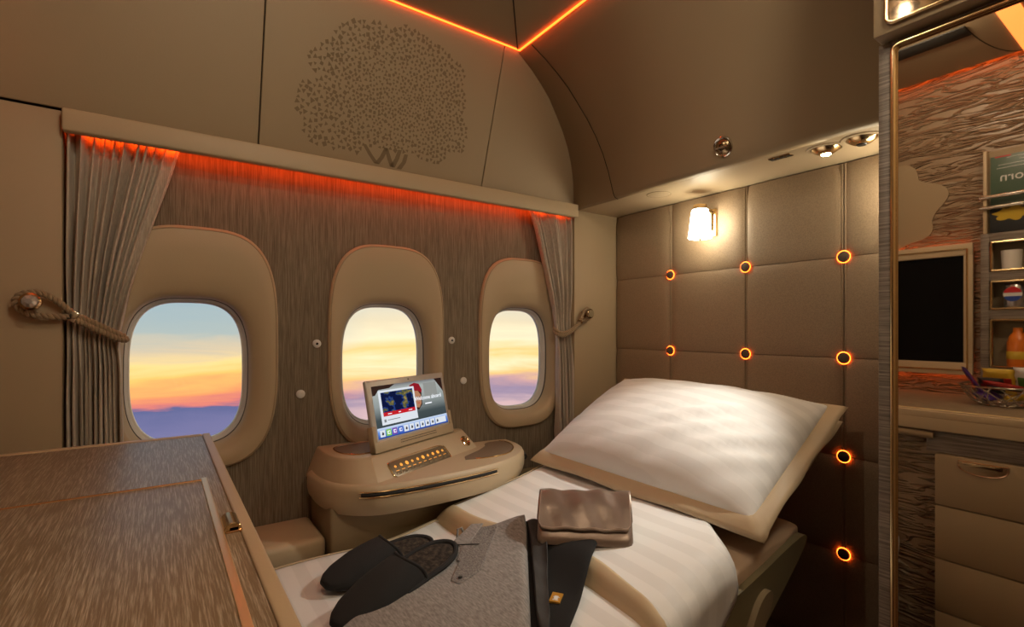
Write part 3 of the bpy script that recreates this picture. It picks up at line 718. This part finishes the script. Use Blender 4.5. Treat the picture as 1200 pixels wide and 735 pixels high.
for k in range(11):
    a = .025 + k * .0775; b = a + .062 if k < 10 else a + .17
    m = {1: 'scr_green', 2: 'scr_purple', 3: 'scr_blue'}.get(k, 'scr_white')
    sq('icon', a, b, .03, .155, m, 2)
    if m != 'scr_white': sq('icon_mark', a + .014, b - .014, .06, .125, 'scr_text', 3); sq('icon_mark', a + .024, b - .019, .075, .11, m, 4)
    else: poly('icon_mark', [(a + .018, .07), (a + .04, .06), (a + .046, .10), (a + .028, .125)], 'scr_ink', 3)
for k in range(2):
    V, F = [], []
    for i in range(34):
        q = box(.10 + i * .0049, .1030 + i * .0049, -.0056, -.004, .0195 - k * .007, .0215 - k * .007); V, F = merge((V, F), q)
    mk('speaker_slots', *xf((V, F), Mt), 'dark_hole', tab, smooth=False)

# ================================================================== FOREGROUND CABINET (under the television)
HT = -.242
cab = thing('sideboard', (-.18, .78, HF), 'dark grained wood topped sideboard with cream edge and gold trim', 'sideboard')
mk('edge_band', *box(XF, .094, .20, 1.351, HT - .056, HT - .003, .004, 3), 'cream', cab)
mk('edge_lip', *box(.0795, .095, .20, 1.352, HT - .020, HT + .0015, .003, 3), 'cream', cab)
mk('edge_lip', *box(XF, .0795, 1.3325, 1.352, HT - .020, HT + .0015, .003, 3), 'cream', cab)
mk('wood_top', *box(XF, .079, .215, 1.332, HT - .01, HT, .0012), 'wood', cab)
fl = mk('flap', *box(XF, .0540, .225, .931, HT - .004, HT + .0022, .001), 'wood', cab)
mk('gold_trim', *merge(box(.0540, .0625, .225, .945, HT - .004, HT + .0032, .0014)), 'brushed_gold', fl)
mk('gold_trim', *merge(box(XF, .0555, .932, .945, HT - .004, HT + .0012, .0006)), 'bronze', fl)
mk('gold_line', *tube([(XF, .932, HT + .002), (.054, .932, HT + .002)], .0022, 8), 'rose_gold', fl)
latch = xf(lathe([(0, -.022), (.0090, -.022), (.0098, -.0212), (.0098, .0212), (.0090, .022), (0, .022)], 28), Matrix.Translation((.0715, .700, HT + .002)) @ Matrix.Rotation(R(90), 4, 'X'))
la = mk('latch', *latch, 'gold', cab)
mk('latch_base', *box(.0640, .0815, .677, .723, HT - .001, HT + .003, .001), 'rose_gold', la)
mk('latch_tip', *box(.066, .079, .678, .684, HT + .001, HT + .008, .002), 'rose_gold', la)
mk('body', *box(XF, .045, .22, 1.34, HF, HT - .054), 'wavy', cab)
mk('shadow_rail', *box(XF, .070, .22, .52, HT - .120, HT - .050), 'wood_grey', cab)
for k, (a, b) in enumerate(((-.365, -.512), (-.515, -.668), (-.671, -.82), (-.823, -.985))):
    dr = mk('drawer', *box(.046, .084, .23, .497, b, a, .003), 'cream_panel', cab)
    if k == 0:
        L = [(.0855, .392 + .052 * math.cos(math.pi * i / 20) * -1, -.374 - .034 * math.sin(math.pi * i / 20) ** .6) for i in range(21)]
        mk('latch_cup', *loft([L, [(p[0] - .004, p[1], p[2]) for p in L]]), 'bronze', dr); mk('latch_rim', *tube(L + [L[0]], .002, 6), 'rose_gold', dr)
        mk('latch_bar', *box(.084, .089, .352, .432, -.386, -.376, .002), 'bronze', dr)
mk('grab_handle', *tube([(.083, .50, -.314), (.086, .56, -.312), (.086, .75, -.312), (.086, .95, -.312)], .010, 12), 'rope', cab)

# ================================================================== BED
def hb(x):
    a = -.598 + .19 * max(0, math.sqrt((x - .52) ** 2 + .004) + (x - .52)) / 2
    return a if x < 1.12 else a - .10 * (x - 1.12)
rnd = random.Random(5)
WAV = [(rnd.uniform(5, 22), rnd.uniform(5, 22), rnd.uniform(0, 6.3), rnd.uniform(.2, 1)) for _ in range(9)]
def crumple(x, y): return sum(a * math.sin(p * x + q * y + r) for p, q, r, a in WAV) / 5
bed = thing('bed', (.6, .97, HF), 'olive framed flat bed seat with tan mattress against the padded wall', 'bed')
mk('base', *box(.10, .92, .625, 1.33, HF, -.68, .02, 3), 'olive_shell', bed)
sidep = [(.11, -.74), (.92, -.74), (1.03, -.690), (1.24, -.545), (1.285, -.500), (1.25, -.490), (1.0, -.552), (.7, -.600), (.4, -.612), (.11, -.616)]
for y0, y1 in ((.585, .603), (1.345, 1.362)):
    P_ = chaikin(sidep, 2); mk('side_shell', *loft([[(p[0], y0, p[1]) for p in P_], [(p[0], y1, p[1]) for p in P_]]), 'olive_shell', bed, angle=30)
wing = chaikin([(.93, -.72), (.985, -.68), (1.01, -.63), (1.05, -.578), (1.09, -.565), (1.10, -.59), (1.05, -.655), (1.0, -.71), (.96, -.735)], 2)
mk('arm_wing', *loft([[(p[0], .572, p[1]) for p in wing], [(p[0], .587, p[1]) for p in wing]]), 'cream_dark', bed, angle=30)
def mattress(x0, x1, y0, y1, t0, t1):
    """rounded slab whose top follows the bed profile"""
    rings = []
    for k in range(25):
        x = x0 + (x1 - x0) * k / 24; e = min(1, k / 1.5, (24 - k) / 1.5); ins = .018 * (1 - e)
        sec_ = sup((y0 + y1) / 2, 0, (y1 - y0) / 2 - ins, (t1 - t0) / 2 - ins * .6, 9, 48)
        rings.append([(x, p[0], hb(x) + (t0 + t1) / 2 + p[1]) for p in sec_])
    return loft(rings)
mk('mattress', *mattress(.112, 1.30, .60, 1.345, -.085, -.006), 'mattress_tan', bed)

def drape(x0f, x1f, lift, yl, yr, droop, puff, seed=0, nu=60, nv=80, ldroop=.02):
    """cloth over the bed: u runs from foot edge to head edge, v from the window side across to the aisle side and down"""
    def f(u, v):
        Ltop = yl - yr; Lr = .10; s = v * (Ltop + droop)
        if s < Ltop: y = yl - s; dz = 0
        else:
            q = s - Ltop; a = min(q / .06, math.pi / 2); y = yr - .06 * math.sin(a); dz = -.06 * (1 - math.cos(a)) - max(0, q - .06 * math.pi / 2)
            y -= .012 * math.sin(a)
        x = x0f(y, dz) + (x1f(y, dz) - x0f(y, dz)) * u
        edge = min(1, u / .09, (1 - u) / .09); edge = math.sqrt(max(0, 1 - (1 - edge) ** 2))
        eL = min(1, s / .07); eL = math.sqrt(max(0, 1 - (1 - eL) ** 2))
        h = hb(x) + lift * (.35 + .65 * edge * eL) + dz - ldroop * (1 - eL)
        h += puff * crumple(x + seed, y) * edge * eL * (1 if dz > -.02 else .3)
        if dz < -.02: y += .010 * math.sin(16 * x + 3 * dz) * min(1, -dz / .1)
        return (x, y, h)
    return f, nu, nv
# lower duvet at the foot end
f, nu, nv = drape(lambda y, d: .108, lambda y, d: .78, .022, 1.35, .64, .30, .0045)
low = thing('duvet', (.2, .97, -.6), 'white lower duvet with tan border lying under the slippers and clothes', 'duvet', 'white bed linen')
solid(mk('cover', *grid(nu, nv, f), 'linen_stripe_x', low, angle=180), .012)
def band(f, us, vs, name, parent, lift=.0022, m='tan_band', th=.002):
    (u0, u1, n), (v0, v1, k) = us, vs
    o = mk(name, *grid(n, k, lambda a, b: (lambda p: (p[0], p[1], p[2] + lift))(f(u0 + (u1 - u0) * a, v0 + (v1 - v0) * b))), m, parent, angle=180)
    return solid(o, th, 0)
band(f, (0, 1, 60), (-.001, .045, 5), 'border', low)
# upper duvet towards the head
xh = lambda y, d: 1.135 - .15 * sstep(.82, .575, y) - .09 * sstep(0, .16, -d)
f2, nu, nv = drape(lambda y, d: .665 + .065 * sstep(1.2, .75, y) + .01 * math.sin(9 * y), xh, .052, 1.335, .645, .30, .0065, seed=1.3, nv=90)
upd = thing('duvet', (.9, .97, -.52), 'white striped upper duvet with tan hem folded back below the pillow', 'duvet', 'white bed linen')
solid(mk('cover', *grid(nu, nv, f2), 'linen_stripe_x', upd, angle=180), .022)
band(f2, (-.02, .085, 8), (0, 1, 90), 'hem', upd, .003, th=.003)
band(f2, (0, 1, 60), (-.012, .035, 6), 'border', upd, .003, th=.003)

# ---- pillows
def pillow(label, c, tilt, yaw, roll, W, H, T, seed):
    t = thing('pillow', c, label, 'pillow', 'pillows at the bed head')
    M = Matrix.Translation(c) @ Matrix.Rotation(R(yaw), 4, 'Z') @ Matrix.Rotation(R(-tilt), 4, 'Y') @ Matrix.Rotation(R(roll), 4, 'X')
    rr = random.Random(seed); wv = [(rr.uniform(6, 22), rr.uniform(6, 22), rr.uniform(0, 6.3)) for _ in range(5)]
    def prof(a, b):                                           # a, b in -1..1
        k = max(0, 1 - abs(a) ** 2.6) * max(0, 1 - abs(b) ** 2.6); return k ** .55
    def side(sgn):
        def fn(u, v):
            a, b = math.sin((u - .5) * math.pi), math.sin((v - .5) * math.pi)
            pin = 1 - .045 * (1 - abs(b)) ** 0 * (abs(a) ** 4) * (1 - abs(b) ** 2) ; pin2 = 1 - .05 * (abs(b) ** 4) * (1 - abs(a) ** 2)
            z = (1 if sgn > 0 else -.42) * T / 2 * prof(a, b)
            if sgn > 0: z += .0035 * sum(math.sin(p * a + q * b + r) for p, q, r in wv) / 2 * prof(a, b)
            return (a * H / 2 * pin2, b * W / 2 * pin, z)
        return fn
    V, F = merge(grid(40, 48, side(1)), grid(40, 48, side(-1)))
    cv = mk('cover', *xf((V, F), M), 'linen_stripe_pillow', t, angle=180)
    # flat tan flange all round
    n = 40; edge = []
    def rim(s): 
        q = []
        for k in range(4 * n):
            e, f_ = divmod(k, n); f_ = -1 + 2 * f_ / n
            a, b = ((-1, f_), (f_, 1), (1, -f_), (-f_, -1))[e]
            pin = 1 - .045 * (abs(a) ** 4) * (1 - abs(b) ** 2); pin2 = 1 - .05 * (abs(b) ** 4) * (1 - abs(a) ** 2)
            sa = s if a < 0 else s * .5; sb = s if b < 0 else s * .85
            ca = a * (H / 2 * pin2 + sa * (1 if abs(a) > .97 else abs(a))); cb = b * (W / 2 * pin + sb * (1 if abs(b) > .97 else abs(b)))
            wv_ = .006 * math.sin(9 * a + 2.1 * seed) * math.sin(7 * b + seed) * s / .05
            drp = -.028 * (max(0, s) / .05) ** 1.5 * (1 if a < -.9 else .6 if b < -.9 else 2.0)
            q.append((ca, cb, wv_ + drp + .0015))
        return q
    fl_ = mk('flange', *xf(loft([rim(-.012), rim(.002), rim(.012), rim(.024), rim(.036)], False, False), M), 'tan_band', t, angle=180); solid(fl_, .003, 0)
    return t
pillow('back pillow with tan flange propped lower against the padded wall', (1.372, .978, -.346), 27, -1, 3, .62, .42, .12, 2.0)
pillow('large white front pillow with tan flange resting on top', (1.255, .958, -.306), 27, 2.5, 1.5, .695, .465, .175, 5.0)

# ================================================================== THINGS ON THE BED
def bedtop(x, y):
    a = hb(x) + .024
    if x > .66: a = max(a, hb(x) + .024 + .034 * sstep(.66, .76, x))
    return a
def slab(name, poly, th, m, parent, base=bedtop, lift=0, rings=9, n=96, wr=None, rnd_=1, origin=None):
    """soft flat slab on a star-shaped outline"""
    P_ = resample(poly, n); cx_ = sum(p[0] for p in P_) / n; cy_ = sum(p[1] for p in P_) / n
    rs = []
    def at(s, k, top):
        out = []
        for p in P_:
            x, y = cx_ + (p[0] - cx_) * s, cy_ + (p[1] - cy_) * s
            e = (1 - s) / (1 - .86); e = min(1, e); hgt = th * (.35 + .65 * math.sqrt(max(0, 1 - (1 - e) ** 2)))
            z = base(x, y) + lift + (hgt + (wr(x, y) if wr else 0) * min(1, e) if top else 0)
            out.append((x, y, z))
        return out
    rs.append(at(.02, 0, False)); rs.append(at(.97, 0, False)); rs.append(at(1.0, 0, True))
    for s in (.985, .96, .93, .90, .86, .8, .7, .6, .5, .4, .3, .2, .1, .02): rs.append(at(s, 0, True))
    return mk(name, *loft(rs), m, parent, angle=70)
# black folded knit
trs = thing('knit_garment', (.7, .88, -.5), 'black folded knit garment with small gold label under the clutch', 'garment')
tp = chaikin([(.710, 1.095), (.845, .855), (.855, .842), (.835, .832), (.50, .62), (.36, .85), (.690, 1.090)], 1)
bk_ = slab('cloth', tp, .013, 'black_knit', trs, lambda x, y: bedtop(x, y), .004, wr=lambda x, y: .0015 * crumple(2 * x, 2 * y))
lm = Matrix.Translation((.640, .762, bedtop(.64, .762) + .0195)) @ Matrix.Rotation(R(34), 4, 'Z') @ Matrix.Rotation(R(-8), 4, 'Y')
lb = mk('gold_label', *xf(box(-.014, .014, -.011, .011, -.004, .001), lm), 'gold_label', trs, smooth=False)
mk('label_mark', *xf(merge(box(-.006, .004, -.004, .004, .001, .0014), box(-.001, .001, -.007, .006, .001, .0015), box(-.009, -.007, -.006, .006, .001, .0014)), lm), 'white_print', lb, smooth=False)
# dark grey crumpled trousers
dk = thing('folded_trousers', (.66, .85, -.5), 'dark grey folded trousers creased beside the grey top', 'trousers')
slab('cloth', chaikin([(.738, 1.000), (.756, .985), (.764, .955), (.735, .905), (.645, .795), (.565, .685), (.548, .705), (.648, .845), (.744, .992)], 2), .015, 'dark_knit', dk, lambda x, y: bedtop(x, y), .0175,
     wr=lambda x, y: .0035 * math.sin(150 * (x * .8 - y * .6)) + .002 * math.sin(90 * (x + .4 * y)))
# grey pyjama top
sh_ = thing('pyjama_top', (.5, .9, -.52), 'folded heather grey pyjama top with buttoned placket', 'pyjama top')
bsh = lambda x, y: bedtop(x, y)
SP = [(.748, 1.005), (.741, 1.018), (.702, 1.062), (.664, 1.106), (.645, 1.112), (.615, 1.092), (.575, 1.082), (.54, 1.095), (.505, 1.085), (.44, 1.03), (.352, .977), (.257, .906), (.20, .87), (.40, .60), (.47, .615), (.542, .715), (.640, .853)]
slab('body', chaikin(SP, 1), .030, 'grey_knit', sh_, bsh, .018, wr=lambda x, y: .002 * crumple(1.5 * x, 1.5 * y))
def patch(name, pts, m, z, th=.003):
    return slab(name, pts, th, m, sh_, bsh, z, n=48)
patch('placket', [(.655, 1.085), (.690, 1.045), (.560, .915), (.500, .900), (.492, .925), (.560, 1.00)], 'grey_knit_dark', .0475)
patch('collar', [(.650, 1.108), (.672, 1.085), (.600, 1.030), (.575, 1.035), (.578, 1.070), (.612, 1.088)], 'grey_knit', .049)
patch('neck_opening', [(.612, 1.035), (.590, 1.043), (.540, .985), (.548, .975)], 'grey_knit_dark', .0505, .001)
mk('hanging_loop', *tube([(.600, 1.092, bsh(.6, 1.09) + .040), (.606, 1.100, bsh(.6, 1.09) + .058), (.616, 1.100, bsh(.6, 1.09) + .060), (.622, 1.094, bsh(.6, 1.09) + .042)], .003, 6), 'grey_knit', sh_)
mk('fold_crease', *tube([(.57 + .0, 1.048, bsh(.57, 1.05) + .0525), (.61, 1.005, bsh(.61, 1.0) + .0525)], .0012, 6), 'dark_knit', sh_)
mk('button', *lathe([(0, .0015), (.004, .0012), (.0045, 0), (.004, -.001)], 14, Matrix.Translation((.512, .918, bsh(.512, .918) + .0525))), 'dark_knit', sh_)

# slippers
def slipper(label, toe, heel, z, rollx, pitch):
    t = thing('slipper', (toe[0], toe[1], z), label, 'slipper', 'pair of closed toe slippers')
    dx, dy = heel[0] - toe[0], heel[1] - toe[1]; L = math.hypot(dx, dy); ang = math.atan2(dy, dx)
    M = Matrix.Translation((toe[0], toe[1], z)) @ Matrix.Rotation(ang, 4, 'Z') @ Matrix.Rotation(R(-pitch), 4, 'Y') @ Matrix.Rotation(R(rollx), 4, 'X')
    def hw(t_):                                         # half width along the length
        tab = [(0, .012), (.04, .027), (.12, .040), (.28, .049), (.45, .046), (.62, .042), (.80, .042), (.92, .034), (.98, .018), (1, .006)]
        for (a, b), (c, d) in zip(tab, tab[1:]):
            if a <= t_ <= c: return b + (d - b) * (t_ - a) / (c - a)
        return .006
    T_ = [.5 - .5 * math.cos(math.pi * i / 30) for i in range(31)]
    out = [(q * L, hw(q)) for q in T_] + [(q * L, -hw(q)) for q in reversed(T_)]
    out = resample(chaikin(out, 1), 80); cxo, cyo = L * .5, 0
    sc_ = lambda s, zz: [(cxo + (p[0] - cxo) * s, cyo + (p[1] - cyo) * s * (1 if s > .9 else 1), zz) for p in out]
    mk('sole', *xf(loft([sc_(.96, 0), sc_(1.0, .003), sc_(1.015, .008), sc_(1.0, .014), sc_(.97, .016)]), M), 'felt', t, angle=60)
    mk('heel_rim', *xf(tube([(p[0], p[1], .017) for p in out if p[0] > L * .42] , .0058, 8), M), 'felt', t)
    mk('insole', *xf(loft([sc_(.975, .012), sc_(.95, .017), sc_(.88, .019), sc_(.6, .018), sc_(.05, .018)]), M), 'fur', t, angle=80)
    def upf(u, v):
        edge_t = .555 - .05 * math.cos(2 * math.pi * (v - .5))
        q = u * edge_t; wdt = hw(q) + .002; hh = .008 + .050 * math.sin(min(1, q / .62) * math.pi / 2) ** .9
        a = math.pi * v; c, s = math.cos(a), math.sin(a)
        return (q * L - .001, wdt * math.copysign(abs(c) ** .8, c), .009 + hh * max(0, s) ** .85)
    up_ = mk('upper', *xf(grid(26, 28, upf), M), 'felt', t, angle=180); solid(up_, .005, -1)
    mk('rim_binding', *xf(tube([Vector(upf(1, v / 28)) + Vector((.001, 0, -.001)) for v in range(29)], .0034, 8), M), 'felt', t)
    return t
slipper('black felt slipper lying directly on the white duvet', (.290, 1.125), (.572, 1.190), hb(.3) + .034, 8, .5)
slipper('black felt slipper overlapping the grey pyjama top', (.262, .940), (.560, 1.040), hb(.27) + .044, 8, 7)

# clutch bag
bag = thing('clutch_bag', (.77, .83, -.48), 'metallic bronze leather clutch bag with stitched flap on the duvet', 'clutch bag')
b0, b1 = Vector((.702, .905, 0)), Vector((.853, .752, 0)); bw = (b1 - b0).length; bx = (b1 - b0).normalized(); by = Vector((-bx.y, bx.x, 0))
if by.dot(Vector((.7, .7, 0))) < 0: by = -by
Mb = Matrix((bx, by, Vector((0, 0, 1)))).transposed().to_4x4(); Mb.translation = (b0.x, b0.y, hb(.78) + .054)
Mb = Mb @ Matrix.Rotation(R(-2), 4, 'Y')
def sec(pts, x, sc=1.0, cz=.035, cy_=.06): return [(x, cy_ + (p[0] - cy_) * sc, cz + (p[1] - cz) * sc) for p in pts]
bodyp = resample(chaikin([(.0, .0), (-.003, .012), (.012, .030), (.060, .074), (.086, .092), (.100, .094), (.112, .080), (.122, .040), (.122, .002), (.06, -.002)], 2), 40)
XS = [(0, .80), (.004, .92), (.012, .98), (.03, 1.0)]
rs = [sec(bodyp, x, s) for x, s in XS] + [sec(bodyp, bw * q, 1 + .012 * math.sin(9 * q)) for q in (.25, .4, .5, .6, .75)] + [sec(bodyp, bw - x, s) for x, s in reversed(XS)]
mk('body', *xf(loft(rs), Mb), 'bag_leather', bag, angle=60)
def flapf(u, v):                                         # u across, v from the back top down to the flap edge
    drop = .130 - .026 * (max(0, abs(u - .5) * 2 - .86) / .14) ** 2
    s = v * drop; path = [(.112, .082), (.100, .0965), (.086, .0945), (.058, .0760), (.024, .0445), (.008, .0300), (-.002, .0165), (-.003, .009)]
    L = 0
    for (a, b), (c_, d) in zip(path, path[1:]):
        q = math.hypot(c_ - a, d - b)
        if L + q >= s or (c_, d) == path[-1]:
            k = min(1, (s - L) / q); y, z = a + (c_ - a) * k, b + (d - b) * k; break
        L += q
    z += .0022 * math.sin(11 * u + 4 * v) * math.sin(3 * v) + .0015 * math.sin(23 * u - 6 * v) + .0014
    return (-.001 + u * (bw + .002), y - .003, z)
fb = mk('flap', *xf(grid(40, 24, flapf), Mb), 'bag_leather', bag, angle=180); solid(fb, .0035, 0)
st_ = [Vector(flapf(.022, v / 12)) for v in range(3, 12)] + [Vector(flapf(.03 + .94 * k / 40, .955)) for k in range(41)] + [Vector(flapf(.978, v / 12)) for v in range(11, 2, -1)]
mk('stitching', *xf(tube([p + Vector((0, -.0012, .0018)) for p in st_], .0007, 5), Mb), 'stitch', fb)

# ================================================================== FRONT WALL, SEEN IN THE MIRROR
fw = st(mk('wall_front', *box(XF - .06, XF - .004, YS - .05, YW + .1, HF, 1.02), 'wavy'))
def blob(a): return .150 + .022 * abs(math.sin(2.5 * a + .4)) + .012 * math.sin(7 * a)
so = [(.80 + 1.12 * blob(a) * math.cos(a), .47 + blob(a) * math.sin(a)) for a in [2 * math.pi * i / 96 for i in range(96)]]
mk('tree_silhouette', *loft([[(x, p[0], p[1]) for p in so] for x in (XF - .004, XF + .002)]), 'cream_panel', fw)
tv = thing('television', (XF, .90, -.17), 'wide black television in cream frame reflected in the mirror', 'television')
mk('wall_bracket', *box(XF - .003, XF + .013, .60, 1.20, -.10, .24), 'black', tv)
mk('frame', *merge(box(XF + .012, XF + .030, .525, .550, -.124, .263, .001), box(XF + .012, XF + .030, 1.25, 1.275, -.124, .263, .001), box(XF + .012, XF + .030, .525, 1.275, -.168, -.123, .003), box(XF + .012, XF + .030, .525, 1.275, .262, .305, .003)), 'cream', tv)
mk('gold_edge', *rect_frame(XF + .031, .540, 1.26, -.150, .285, .003), 'gold', tv)
mk('screen', *box(XF + .012, XF + .020, .549, 1.251, -.125, .264), 'tv_black', tv)
strip('strip_light', box(XF + .001, XF + .006, .54, 1.26, .290, .296), 'led_front', 'orange strip light washing the wavy wall above the television')
strip('strip_light', box(XF + .001, XF + .006, .54, 1.26, -.158, -.152), 'led_front', 'orange strip light under the television over the sideboard')
strip('strip_light', box(XF + .010, XF + .018, .38, 1.36, HC + .020, HC + .028), 'led_front', 'orange strip light along the top of the wavy front wall')

mb_ = thing('minibar_unit', (XF, .36, HT), 'wood minibar shelf unit with gold framed niches reflected in the mirror', 'minibar')
mk('upright', *box(XF, XF + .06, .476, .498, HT + .001, .325, .002), 'wood_grey', mb_)
mk('upright', *box(XF, XF + .06, .215, .237, HT + .001, .325, .002), 'wood_grey', mb_)
nich = [(.297, .193), (.163, .063), (.033, -.134)]
for a, b in ((.325, .297), (.193, .163), (.063, .033), (-.134, HT + .001)): mk('shelf', *box(XF, XF + .06, .237, .476, b, a, .001), 'wood_grey', mb_)
mk('back', *box(XF - .002, XF + .002, .237, .476, HT + .001, .325), 'cream_dark', mb_)
for a, b in nich: mk('gold_frame', *rect_frame(XF + .061, .243, .470, b + .004, a - .004, .004), 'gold', mb_)
def cyl_item(name, x, y, h, prof, m, label, cat):
    t = thing(name, (x, y, h), label, cat); mk('body', *lathe(prof, 28, Matrix.Translation((x, y, h))), m, t); return t
cup = cyl_item('glass_tumbler', XF + .030, .425, .194, [(0, 0), (.024, 0), (.027, .07), (.024, .07), (.022, .004), (0, .004)], 'white_plastic', 'pale tumbler in the top minibar niche', 'tumbler')
can_ = cyl_item('drink_can', XF + .030, .418, .064, [(0, 0), (.022, 0), (.026, .006), (.026, .078), (.022, .086), (0, .086)], 'can_silver', 'silver soft drink can with red and blue round emblem', 'can')
Mk_ = lambda y, h, x: Matrix.Translation((x, y, h)) @ Matrix.Rotation(R(90), 4, 'Y')
def disc_part(name, y, h, r, x, a0, a1, m, par):
    n = 18; P_ = [(x + .0, y + r * math.cos(a0 + (a1 - a0) * i / n), h + r * math.sin(a0 + (a1 - a0) * i / n)) for i in range(n + 1)]
    mk(name, *loft([P_, [(p[0] + .001, p[1], p[2]) for p in P_]]), m, par, smooth=False)
xe = XF + .0565
disc_part('emblem_white', .418, .115, .0235, xe, 0, 6.283, 'white_print', can_)
disc_part('emblem_red', .418, .1165, .0225, xe + .0008, .15, math.pi - .15, 'red_print', can_)
disc_part('emblem_blue', .418, .1135, .0225, xe + .0008, math.pi + .25, 2 * math.pi - .25, 'blue_print', can_)
jb = cyl_item('juice_bottle', XF + .033, .41, -.133, [(0, 0), (.024, 0), (.027, .01), (.027, .085), (.020, .11), (.012, .12), (.012, .135), (0, .135)], 'juice', 'orange juice bottle in the lowest minibar niche', 'bottle')
mk('label_band', *lathe([(.0275, .03), (.028, .031), (.028, .055), (.0275, .056)], 28, Matrix.Translation((XF + .033, .41, -.133))), 'pack_yellow', jb)

rk = thing('magazine_rack', (XF, .36, .33), 'clear edged magazine rack with cream retaining bars on the wavy wall', 'magazine rack')
mk('back_panel', *box(XF, XF + .006, .24, .498, .33, .618, .002), 'cream_dark', rk)
mk('side_post', *box(XF, XF + .030, .488, .498, .33, .618, .002), 'cream', rk)
for a in (.455, .418): mk('retaining_bar', *tube([(XF + .034, .505, a), (XF + .036, .40, a), (XF + .034, .235, a)], .007, 10), 'chrome', rk)
mg = thing('magazine', (XF + .01, .37, .43), 'green covered magazine titled born in the wall rack', 'magazine')
mk('cover', *box(XF + .007, XF + .013, .25, .482, .425, .596, .001), 'green_cover', mg)
Mm = Matrix.Translation((XF + .0135, .405, .520)) @ Matrix(((0, 0, 1), (-1, 0, 0), (0, -1, 0))).transposed().inverted().to_4x4()
Mm = Matrix.Translation((XF + .0138, .418, .520)) @ Matrix(((0, 0, 1, 0), (1, 0, 0, 0), (0, 1, 0, 0), (0, 0, 0, 1)))
mk('title', *text_mesh('born', .042, Mm, .0004), 'white_print', mg, smooth=False)
for k, (a, b) in enumerate(((.30, .44), (.28, .41), (.27, .462), (.27, .466))): mk('text_line', *box(XF + .0128, XF + .0136, a, b, .585 - k * .011, .5865 - k * .011), 'white_print', mg)
mk('red_tab', *box(XF + .0128, XF + .0136, .43, .470, .5905, .5945), 'red_print', mg)
m2 = thing('magazine', (XF + .02, .37, .34), 'dark covered magazine with yellow tree picture low in the wall rack', 'magazine')
mk('cover', *box(XF + .014, XF + .021, .25, .482, .332, .424, .001), 'dark_cover', m2)
mk('picture', *loft([[(x, .425 + .045 * math.cos(a) * (1 + .2 * math.sin(6 * a)), .392 + .022 * math.sin(a) * (1 + .2 * math.cos(7 * a))) for a in [2 * math.pi * i / 40 for i in range(40)]] for x in (XF + .0205, XF + .0216)]), 'yellow_print', m2)

# snack basket
bc = (-.205, .405, HT + .0025)
bk = thing('wire_basket', bc, 'round silver wire basket of snacks on the sideboard', 'basket')
seg = []
def bp_(a, f): r = .055 + .048 * f ** .6; return (bc[0] + r * math.cos(a), bc[1] + r * math.sin(a), bc[2] + .003 + .058 * f)
mk('rim', *tube([bp_(2 * math.pi * i / 40, 1) for i in range(41)], .0028, 8), 'wire', bk)
mk('foot_ring', *tube([bp_(2 * math.pi * i / 40, 0) for i in range(41)], .0028, 8), 'wire', bk)
rr = random.Random(2)
mk('lattice', *merge(*[tube([bp_(a0 + da * f / 6, f / 6) for f in range(7)], .0016, 6) for k in range(18) for a0, da in ((2 * math.pi * k / 18, rr.uniform(.3, .9)), (2 * math.pi * k / 18, -rr.uniform(.2, .8)))]), 'wire', bk)
mk('base', *lathe([(0, .001), (.055, .001), (.055, .004), (0, .004)], 28, Matrix.Translation(bc)), 'wire', bk)
def snack(name, label, cat, c, dims, rot, m, band_m=None):
    t = thing(name, c, label, cat, 'snacks in the wire basket')
    M = Matrix.Translation((c[0], c[1], c[2])) @ Matrix.Rotation(R(rot[2]), 4, 'Z') @ Matrix.Rotation(R(rot[1]), 4, 'Y') @ Matrix.Rotation(R(rot[0]), 4, 'X')
    a, b, d = dims
    def fn(s): 
        return lambda u, v: ((u - .5) * a, (v - .5) * b * (1 + .04 * math.cos(6 * math.pi * u)), s * d / 2 * max(0, (1 - (2 * u - 1) ** 8) * (1 - (2 * v - 1) ** 4)) ** .6)
    w_ = mk('wrapper', *xf(merge(grid(16, 10, fn(1)), grid(16, 10, fn(-1))), M), m, t, angle=180)
    if band_m: mk('printed_band', *xf(box(-a * .18, a * .18, -b * .40, b * .40, -d * .54, d * .54, .002), M), band_m, t)
z = HT + .045
snack('chocolate_bar', 'purple and red chocolate bar sticking up over the basket rim', 'snack bar', (-.165, .470, z + .035), (.095, .026, .012), (0, -60, 70), 'pack_purple', 'pack_red')
snack('snack_packet', 'yellow snack packet standing in the basket', 'snack packet', (-.235, .42, z + .030), (.085, .075, .022), (0, -70, 0), 'pack_yellow', 'pack_red')
snack('snack_packet', 'white and green snack packet standing in the basket', 'snack packet', (-.225, .34, z + .035), (.09, .085, .024), (0, -70, 8), 'white_print', 'pack_green')
snack('snack_packet', 'dark red chocolate packet lying across the basket', 'snack packet', (-.165, .395, z + .020), (.030, .10, .014), (10, -30, 0), 'pack_red', 'dark_cover')
snack('snack_packet', 'dark round biscuit packet leaning in the basket', 'snack packet', (-.195, .43, z + .018), (.06, .06, .016), (0, -55, 0), 'dark_cover', 'pack_red')
snack('snack_packet', 'purple sweet packet at the bottom of the basket', 'snack packet', (-.175, .435, z - .012), (.05, .05, .02), (20, 10, 30), 'pack_purple')
snack('snack_packet', 'yellow sweet packet at the bottom of the basket', 'snack packet', (-.190, .375, z - .014), (.05, .05, .02), (-10, 10, 70), 'pack_yellow')
